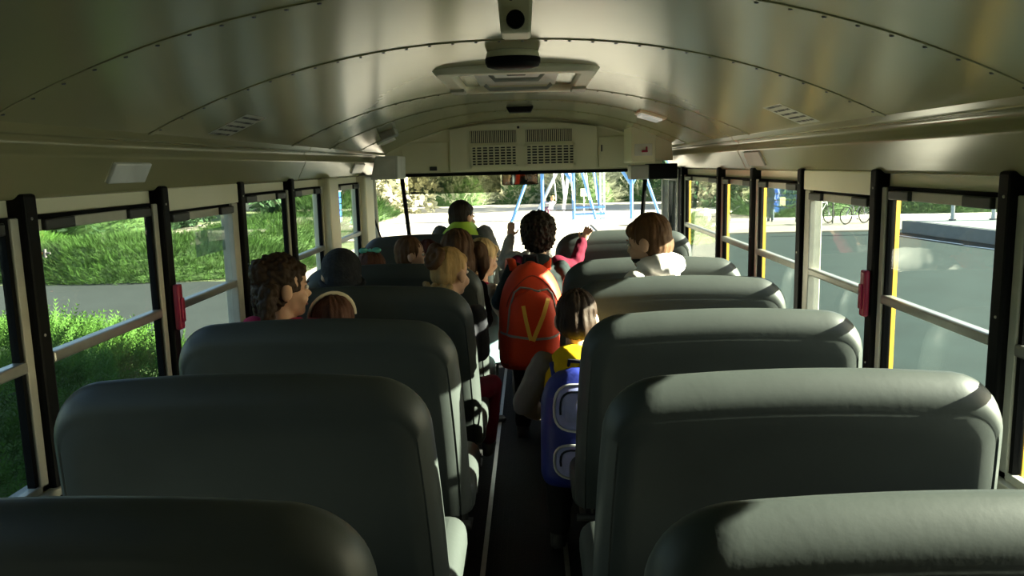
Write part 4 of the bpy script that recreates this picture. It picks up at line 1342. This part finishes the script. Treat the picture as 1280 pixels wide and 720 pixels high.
def mound(name, label, cx, cy, rx, ry, h, n, size, m=None, group=None, rot=0.0, lump=0.18, flat=3.2):
    """A spreading juniper: dark heart plus feathery sprays over its surface."""
    root = empty(name, (cx, cy, G), rot, label=label, cat='shrub', group=group)

    def surf(u, v):
        q = min(1.0, math.sqrt(u * u + v * v))
        z = h * (1 - q ** flat) * (1 + lump * noise.noise((u * rx * 0.9 + cx, v * ry * 0.9 + cy, 3.1)) + 0.5 * lump * noise.noise((u * rx * 2.3, v * ry * 2.3 + cx, 1.7)))
        return Vector((u * rx, v * ry, max(0, z)))
    mb = MB()
    rings = []
    for k in range(1, 9):
        q = k / 8
        rings.append([surf(q * math.cos(2 * math.pi * i / 30), q * math.sin(2 * math.pi * i / 30)) * 0.93 for i in range(30)])
    mb.loft(rings, caps=False)
    mb.f.append(tuple(range(30)))
    obj('heart', mb, JUNDARK, root, smooth=True)
    P, D = [], []
    for _ in range(n):
        a, q = rng.uniform(0, 2 * math.pi), math.sqrt(rng.uniform(0, 1)) ** 0.85
        u, v = q * math.cos(a), q * math.sin(a)
        p = surf(u, v)
        e = 0.04
        du, dv = surf(u + e, v) - p, surf(u, v + e) - p
        nrm = du.cross(dv)
        if nrm.length < 1e-6:
            nrm = Vector((0, 0, 1))
        nrm.normalize()
        out = Vector((u * 0.8, v * 0.8, 0.25)) + nrm * 0.55 + Vector(rng.normal(0, 0.45, 3))
        P.append(p - nrm * rng.uniform(0, 0.12))
        D.append(out)
    obj('foliage', scatter_mesh('foliage', SPV, SPF, np.array(P), np.array(D), rng.uniform(0.6, 1.3, n) * size), m or JUNIPER, root, kind='stuff')
    return root


mound('juniper_shrub', 'big feathery green juniper right beside the bus, below the left windows', -5.9, 5.2, 4.0, 4.3, 1.02, 26000, 0.24, lump=0.20, flat=7)
mound('juniper_shrub', 'low juniper hedge across the road, seen in the second left window', -10.2, 21.2, 4.6, 3.0, 0.82, 20000, 0.21, JUNSHADE, rot=-0.12, group='juniper hedge')
mound('juniper_shrub', 'juniper hedge with sunlit yellow top at the far left behind the yellow barrier', -18.0, 23.4, 5.0, 3.4, 0.92, 15000, 0.22, rot=0.1, group='juniper hedge')
mound('juniper_shrub', 'juniper hedge seen low in the third and fourth left windows', -9.3, 28.5, 2.9, 5.4, 0.80, 17000, 0.22, JUNSHADE, group='juniper hedge')
mound('juniper_shrub', 'far juniper clump seen in the fifth left window near the driver', -9.6, 40.0, 2.8, 5.5, 1.1, 6000, 0.42, JUNSHADE, group='juniper hedge')


def tree_mesh(h, r, n, size, squash=1.0, seed=0, zlow=0.25):
    rg = np.random.default_rng(seed)
    P, D = [], []
    nb = 16
    blobs = []
    for k in range(nb):
        a = rg.uniform(0, 2 * math.pi)
        t = rg.uniform(zlow, 1.0)
        w = r * (0.35 + 0.75 * math.sin(math.pi * min(1, (t - zlow) / (1.02 - zlow)) ** 0.8)) * 0.62
        blobs.append((w * math.cos(a), w * math.sin(a), h * t, r * rg.uniform(0.30, 0.5)))
    for _ in range(n):
        b = blobs[rg.integers(nb)]
        d = rg.normal(0, 1, 3)
        d /= np.linalg.norm(d)
        q = b[3] * rg.uniform(0.6, 1.0)
        P.append((b[0] + d[0] * q, b[1] + d[1] * q, b[2] + d[2] * q * squash))
        D.append(d + rg.normal(0, 0.7, 3))
    return scatter_mesh('foliage', LFV, LFF, np.array(P), np.array(D), rg.uniform(0.6, 1.3, n) * size)


TM = [tree_mesh(7.5, 3.0, 3200, 0.42, seed=1, zlow=0.0), tree_mesh(9.0, 3.4, 3600, 0.45, seed=2, zlow=0.0), tree_mesh(5.0, 2.4, 2200, 0.36, seed=3, zlow=0.0), tree_mesh(9.5, 2.3, 3000, 0.42, seed=4, zlow=0.05)]
TRK = []
for h_, r_ in ((6.5, 0.16), (8.0, 0.2), (4.0, 0.12), (8.5, 0.2)):
    mb = MB()
    mb.tube([(0, 0, 0), (0.1, 0.05, h_ * 0.4), (-0.05, 0.1, h_ * 0.75), (0.1, 0, h_)], [r_, r_ * 0.8, r_ * 0.5, r_ * 0.2], 8)
    for k in range(4):
        a = k * 1.7
        z = h_ * (0.35 + 0.12 * k)
        mb.tube([(0.05, 0.05, z), (1.0 * math.cos(a), 1.0 * math.sin(a), z + 0.9)], [r_ * 0.4, r_ * 0.12], 6)
    TRK.append(mb.mesh('trunk'))


ORD = ['first', 'second', 'third', 'fourth', 'fifth', 'sixth', 'seventh', 'eighth', 'ninth', 'tenth', 'eleventh']


def tree(k, x, y, sc, leaf, label, group=None):
    r = empty('tree', (x, y, G), rng.uniform(0, 6.28), label=label, cat='tree', group=group)
    r.scale = (sc, sc, sc)
    m = TM[k]
    f = obj('foliage', m if not m.materials else m, None, r, kind='stuff')
    if not m.materials:
        m.materials.append(leaf)
    f.material_slots[0].link = 'OBJECT'
    f.material_slots[0].material = leaf
    obj('trunk', TRK[k], BARK, r, smooth=True)
    return r


far = 'row of trees beyond the playground'
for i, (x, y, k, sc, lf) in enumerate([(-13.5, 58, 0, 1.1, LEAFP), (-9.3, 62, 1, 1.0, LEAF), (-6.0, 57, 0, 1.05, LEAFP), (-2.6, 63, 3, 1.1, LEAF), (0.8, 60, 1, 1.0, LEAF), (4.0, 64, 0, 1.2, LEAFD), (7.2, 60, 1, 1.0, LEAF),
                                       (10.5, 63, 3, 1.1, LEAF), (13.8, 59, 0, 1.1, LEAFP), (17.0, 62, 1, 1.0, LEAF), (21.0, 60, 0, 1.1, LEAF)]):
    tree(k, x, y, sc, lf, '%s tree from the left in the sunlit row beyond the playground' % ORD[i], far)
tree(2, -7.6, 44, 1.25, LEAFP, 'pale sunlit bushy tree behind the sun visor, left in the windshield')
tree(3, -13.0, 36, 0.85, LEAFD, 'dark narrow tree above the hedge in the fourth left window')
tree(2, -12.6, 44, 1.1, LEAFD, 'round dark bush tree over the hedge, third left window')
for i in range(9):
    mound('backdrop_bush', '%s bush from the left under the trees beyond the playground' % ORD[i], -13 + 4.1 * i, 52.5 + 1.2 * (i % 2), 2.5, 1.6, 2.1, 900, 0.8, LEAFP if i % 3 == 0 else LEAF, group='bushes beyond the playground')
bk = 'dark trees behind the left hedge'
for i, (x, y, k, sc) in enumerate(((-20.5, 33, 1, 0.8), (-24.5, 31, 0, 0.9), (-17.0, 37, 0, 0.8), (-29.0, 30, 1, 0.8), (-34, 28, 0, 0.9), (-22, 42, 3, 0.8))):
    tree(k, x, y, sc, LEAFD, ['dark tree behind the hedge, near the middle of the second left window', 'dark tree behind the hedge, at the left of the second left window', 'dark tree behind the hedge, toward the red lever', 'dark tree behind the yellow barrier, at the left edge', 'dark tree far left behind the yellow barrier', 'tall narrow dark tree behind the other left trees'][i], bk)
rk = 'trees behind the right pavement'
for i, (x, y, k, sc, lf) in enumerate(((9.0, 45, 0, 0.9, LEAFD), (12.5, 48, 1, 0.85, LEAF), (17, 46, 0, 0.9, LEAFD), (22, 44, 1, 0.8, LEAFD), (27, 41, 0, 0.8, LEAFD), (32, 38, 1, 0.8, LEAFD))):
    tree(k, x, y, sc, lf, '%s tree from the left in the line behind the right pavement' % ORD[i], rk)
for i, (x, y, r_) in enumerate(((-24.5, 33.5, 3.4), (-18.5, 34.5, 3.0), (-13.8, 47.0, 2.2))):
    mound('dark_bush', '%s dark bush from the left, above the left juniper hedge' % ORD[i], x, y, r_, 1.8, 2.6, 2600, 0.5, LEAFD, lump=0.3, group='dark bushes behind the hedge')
mound('clipped_hedge', 'long dark clipped hedge behind the right parking lot island', 24, 36.5, 10.5, 1.6, 1.25, 5000, 0.45, JUNDARK, lump=0.05)
mound('clipped_hedge', 'low dark hedge behind the parked bicycles', 11.6, 35.6, 3.2, 0.9, 0.95, 1800, 0.4, JUNDARK, lump=0.05)
mound('low_shrub', 'low green shrub by the entry door, seen in the last right window', 4.9, 25.2, 0.9, 0.9, 0.7, 1200, 0.35, mat('bright_leaf', (0.15, 0.22, 0.05), 0.7, var=0.4, scale=2, trans=0.25))

# ------------------------------------------------------------------ left side
yb = empty('yellow_barrier', (-14.2, 18.9, G), 0.0, label='yellow slatted barrier by the road at the far left edge', cat='barrier')
YEL = mat('yellow_paint', (0.75, 0.42, 0.02), 0.5)
for z0, z1 in ((0.16, 0.26), (0.32, 0.40), (0.44, 0.50)):
    obj('slat', MB().box((-1.9, -0.02, z0), (1.35, 0.02, z1)), YEL, yb, bevel=0.006)
for x in (-1.7, -0.4, 1.2):
    obj('post', MB().box((x - 0.05, 0.02, 0), (x + 0.05, 0.12, 0.55)), DARKP, yb)
obj('top_rail', MB().tube([(-1.9, -0.03, 0.70), (2.55, -0.03, 0.70)], 0.03, 8), mat('orange_paint', (0.70, 0.22, 0.03), 0.5), yb, smooth=True)
obj('post', MB().box((1.15, 0.0, 0.5), (1.22, 0.06, 0.72)), DARKP, yb)
obj('end_cap', MB().tube([(2.55, -0.03, 0.60), (2.55, -0.03, 0.80)], 0.04, 8).tube([(2.5, -0.03, 0.70), (2.68, -0.03, 0.70)], 0.03, 8), STEEL, yb, smooth=True)

bd = empty('pale_building', (-19.5, 52, G), label='pale banded building behind the left hedge and trees', cat='building')
PALE = mat('pale_render', (0.55, 0.50, 0.46), 0.8, var=0.05, scale=0.6)
obj('wall', MB().box((-9, 0, 0), (7.5, 7, 4.6)), PALE, bd)
for z in (0.9, 2.6):
    for k in range(6):
        x = -8.2 + 2.6 * k
        w_ = obj('window', MB().box((x, -0.06, z), (x + 1.9, 0.0, z + 0.95)), mat('window_reveal', (0.30, 0.34, 0.34), 0.5), bd)
        obj('pane', MB().box((x + 0.08, -0.075, z + 0.08), (x + 1.82, -0.06, z + 0.87)), mat('far_glass', (0.10, 0.14, 0.15), 0.1), w_)
obj('roof', MB().box((-9.3, -0.4, 4.6), (7.8, 7.2, 4.85)), CONC, bd)
obj('plinth_band', MB().box((-9, -0.08, 2.05), (7.5, 0, 2.35)), CONC, bd)
bb = empty('blue_bin', (-8.3, 33.2, G), label='bright blue slatted bin beyond the hedge by the driver side window', cat='bin')
BLU = mat('bright_blue', (0.02, 0.11, 0.50), 0.45)
for k in range(5):
    obj('slat', MB().box((-0.42, -0.3, 0.35 + 0.26 * k), (0.42, 0.3, 0.35 + 0.26 * k + 0.22)), BLU, bb, bevel=0.03)
obj('bin_base', MB().box((-0.38, -0.26, 0.0), (0.38, 0.26, 0.36)), WHITEP, bb, bevel=0.02)
obj('lid', MB().box((-0.45, -0.33, 1.62), (0.45, 0.33, 1.72)), WHITEP, bb, bevel=0.03)

# ------------------------------------------------------------------ right side
poly = [(12.4, 26.9), (12.55, 26.6), (13.0, 22.8), (13.7, 18.5), (26, 15.5), (27.4, 26.4), (19, 27.0)]
ki = empty('kerb_island', (0, 0, G), label='raised concrete island with pale top in the right parking lot', cat='island')
obj('platform', MB().loft([[(x, y, 0) for x, y in poly], [(x, y, 0.40) for x, y in poly]]), CONC, ki, bevel=0.02)
cx_, cy_ = 20, 22.5
rim = [(cx_ + (x - cx_) * 0.985, cy_ + (y - cy_) * 0.985) for x, y in poly]
obj('paved_top', MB().loft([[(x, y, 0.40) for x, y in rim], [(x, y, 0.412) for x, y in rim]]), mat('pale_blue_paving', (0.15, 0.18, 0.178), 0.8), ki)
for k, (x, y) in enumerate(((13.75, 26.3), (15.0, 26.2), (16.4, 26.1))):
    pt = empty('steel_post', (x, y, G + 0.412), label=['pale steel post at the near corner of the right kerb island', 'pale steel post in the middle of the right kerb island edge', 'pale steel post at the far end of the right kerb island edge'][k], cat='post', group='posts on the kerb island')
    obj('pole', MB().tube([(0, 0, 0), (0, 0, 1.9)], 0.06, 10), mat('pale_steel', (0.40, 0.44, 0.46), 0.4, metal=0.2), pt, smooth=True)
    obj('foot', MB().tube([(0, 0, 0), (0, 0, 0.05)], 0.11, 10), CONC, pt)
for k, (a, b, w_) in enumerate((((4.0, 7.2), (9.8, 6.0), 0.05), ((3.6, 6.3), (9.4, 5.1), 0.05), ((12.2, 22.6), (13.1, 18.6), 0.06), ((11.9, 25.9), (12.3, 22.9), 0.05))):
    a, b = Vector((*a, G)), Vector((*b, G))
    t = (b - a).normalized()
    s = Vector((-t.y, t.x, 0)) * w_
    mb = MB().loft([[a - s, b - s, b + s, a + s], [p + Vector((0, 0, 0.006)) for p in (a - s, b - s, b + s, a + s)]])
    o = obj('lane_marking', mb, WHITELINE, kind='structure')

CHROME = mat('bright_metal', (0.6, 0.6, 0.6), 0.3, metal=0.8)


def bicycle(x, y, rz, m, label):
    r = empty('bicycle', (x, y, G + 0.06), rz, label=label, cat='bicycle', group='bicycles at the rack')
    for wx in (-0.5, 0.5):
        ringp = [(wx + 0.31 * math.cos(a), 0, 0.34 + 0.31 * math.sin(a)) for a in [2 * math.pi * k / 24 for k in range(25)]]
        w = obj('wheel', MB().tube(ringp, 0.022, 6), RUBBER, r, smooth=True)
        sp = MB()
        for k in range(8):
            a = math.pi * k / 8
            sp.tube([(wx - 0.3 * math.cos(a), 0, 0.34 - 0.3 * math.sin(a)), (wx + 0.3 * math.cos(a), 0, 0.34 + 0.3 * math.sin(a))], 0.004, 4)
        obj('spokes', sp, CHROME, w)
    fr = MB()
    bb_, st, hd = (-0.08, 0, 0.30), (-0.2, 0, 0.80), (0.36, 0, 0.82)
    for a, b in ((bb_, st), (st, hd), (bb_, hd), (bb_, (-0.5, 0, 0.34)), (st, (-0.5, 0, 0.34)), (hd, (0.5, 0, 0.34))):
        fr.tube([a, b], 0.018, 6)
    obj('frame', fr, m, r, smooth=True)
    obj('saddle', MB().ell((-0.22, 0, 0.90), (0.13, 0.07, 0.035)).tube([(-0.2, 0, 0.8), (-0.22, 0, 0.9)], 0.012, 6), RUBBER, r, smooth=True)
    obj('handlebar', MB().tube([(0.30, -0.26, 1.0), (0.38, -0.1, 1.02), (0.38, 0.1, 1.02), (0.30, 0.26, 1.0)], 0.013, 6).tube([(0.36, 0, 0.82), (0.38, 0, 1.02)], 0.014, 6), CHROME, r, smooth=True)
    obj('pedal', MB().box((-0.02, -0.16, 0.18), (0.06, -0.08, 0.20)).box((-0.2, 0.08, 0.40), (-0.12, 0.16, 0.42)).tube([(0.02, -0.1, 0.19), (-0.16, 0.1, 0.41)], 0.01, 5), DARKP, r)
    return r


bicycle(10.95, 30.4, 0.55, mat('grey_frame', (0.35, 0.36, 0.36), 0.4), 'grey bicycle parked left of the dark rack post')
bicycle(12.15, 30.1, 0.5, mat('dark_frame', (0.05, 0.05, 0.07), 0.4), 'dark bicycle parked right of the dark rack post')
for k, (x, y, hh, l) in enumerate(((10.45, 31.6, 1.05, 'thin dark post beside the standing person on the pavement'), (11.5, 30.6, 0.75, 'thin dark rack post between the two bicycles'), (12.9, 30.6, 0.75, 'thin dark rack post beyond the dark bicycle'))):
    p = empty('rail_post', (x, y, G + 0.06), label=l, cat='post', group='thin posts on the pavement')
    obj('pole', MB().tube([(0, 0, 0), (0, 0, hh)], 0.03, 8), DARKP, p, smooth=True)
    obj('knob', MB().ell((0, 0, hh), (0.045, 0.045, 0.045)), DARKP, p, smooth=True)
ch = MB().tube([(9.83 + 0.07 * k, 31.6, G + 0.06 + 0.72 - 0.16 * math.sin(math.pi * k / 9)) for k in range(10)], 0.018, 6).tube([(10.45 + 0.1 * k, 31.6, G + 0.06 + 0.78 - 0.12 * math.sin(math.pi * k / 14)) for k in range(15)], 0.018, 6)
tag(obj('barrier_chain', ch, DARKP, smooth=True), 'drooping dark chain hung from the thin post by the standing person', 'chain')
STONE = mat('pale_stone', (0.30, 0.28, 0.23), 0.9, var=0.2, scale=4, bump=0.5, bscale=8)
for k, (x, y, s_) in enumerate(((6.9, 32.2, 0.42), (7.5, 32.6, 0.36), (7.1, 32.9, 0.5), (6.6, 32.8, 0.34), (7.8, 32.3, 0.3))):
    mb = MB().ell((0, 0, s_ * 0.55), (s_, s_ * 0.8, s_ * 0.62), nu=12, nv=8)
    mb.v = [tuple(Vector(p) * (1 + 0.22 * noise.noise(Vector(p) * 3 + Vector((k * 5, 0, 0))))) for p in mb.v]
    tag(obj('boulder', mb, STONE, loc=(x, y, G + 0.03)), ['pale boulder at the front left of the heap by the pavement', 'pale boulder in the middle of the heap by the pavement', 'largest pale boulder at the back of the heap by the pavement', 'small pale boulder at the back left of the heap', 'smallest pale boulder at the right end of the heap'][k], 'rock', 'pale boulders')

# ------------------------------------------------------------------ playground in front
sf = empty('swing_frame', (2.1, 36.2, G + 0.03), label='tall blue steel swing frame in the playground ahead', cat='swing')
def pole(a, b, r_=0.05, m=BLUEP, nm='pole'):
    return obj(nm, MB().tube([a, b], r_ * 1.5, 8), m, sf, smooth=True)
PW = mat('white_pole_paint', (0.72, 0.76, 0.80), 0.4)
H_ = 3.5
for x in (-1.5, -0.1, 2.5):
    pole((x, 0, 0), (x, 0, H_), 0.055)
for a, b in (((-2.9, -0.6, 0), (-1.55, 0, H_)), ((-2.9, 0.7, 0), (-1.55, 0, H_)), ((-0.1, 0, 1.6), (-1.4, 0, H_)), ((1.2, 0, H_), (2.5, 0, 1.5)), ((3.6, 0, H_), (2.5, 0, 1.5)), ((3.9, 0.8, 0), (2.55, 0, H_))):
    pole(a, b, 0.045)
for a, b in (((-1.9, 0.5, 0), (-0.15, 0, H_)), ((-0.6, 0.9, 0), (-0.1, 0, H_)), ((0.9, 0, 0), (-0.1, 0, H_)), ((0.6, 0, H_), (1.2, 0.3, 0)), ((4.6, 0, 0), (4.6, 0, H_)), ((4.6, 0, 1.9), (3.4, 0, H_)), ((4.6, 0, 1.6), (5.6, 0, H_))):
    pole(a, b, 0.05, PW if a[1] else BLUEP)
pole((-1.6, 0, H_), (4.7, 0, H_), 0.06, nm='top_beam')
for z in (0.55, 0.25):
    pole((-0.1, 0, z), (1.3, 0, z), 0.035, nm='low_rail')
for x in (1.12, 1.28):
    pole((x, 0.1, 0), (x, 0.1, H_), 0.035, PW)
for x0 in (-1.1, -0.7, 0.35):
    pole((x0, 0, H_), (x0 + 0.2, -0.5, 0.9), 0.015, PW, 'chain')
    pole((x0 + 0.35, 0, H_), (x0 + 0.55, -0.5, 0.9), 0.015, PW, 'chain')
    obj('swing_seat', MB().box((x0 + 0.17, -0.62, 0.45), (x0 + 0.58, -0.4, 0.50)).tube([(x0 + 0.2, -0.5, 0.9), (x0 + 0.2, -0.5, 0.48)], 0.012, 5).tube([(x0 + 0.55, -0.5, 0.9), (x0 + 0.55, -0.5, 0.48)], 0.012, 5), DARKP, sf)
sg = empty('white_sign', (2.62, 38.6, G + 0.03), label='small white board on a post behind the blue swing frame', cat='sign')
obj('board', MB().box((-0.16, -0.02, 0.95), (0.16, 0.02, 1.32)), WHITEP, sg, bevel=0.01)
obj('post', MB().tube([(0, 0.04, 0), (0, 0.04, 1.3)], 0.03, 8), PW, sg)
br = empty('blue_barrel', (5.95, 31.8, G + 0.03), label='bright blue barrel outside, seen through the entry door glass', cat='barrel')
prof = [(0.26, 0), (0.29, 0.1), (0.31, 0.45), (0.29, 0.8), (0.26, 0.9)]
obj('drum', MB().loft([[(r_ * math.cos(2 * math.pi * k / 18), r_ * math.sin(2 * math.pi * k / 18), z) for k in range(18)] for r_, z in prof]), BLU, br, smooth=True)
for z in (0.28, 0.62):
    obj('hoop', MB().tube([(0.315 * math.cos(2 * math.pi * k / 18), 0.315 * math.sin(2 * math.pi * k / 18), z) for k in range(19)], 0.02, 6), WHITEP, br, smooth=True)
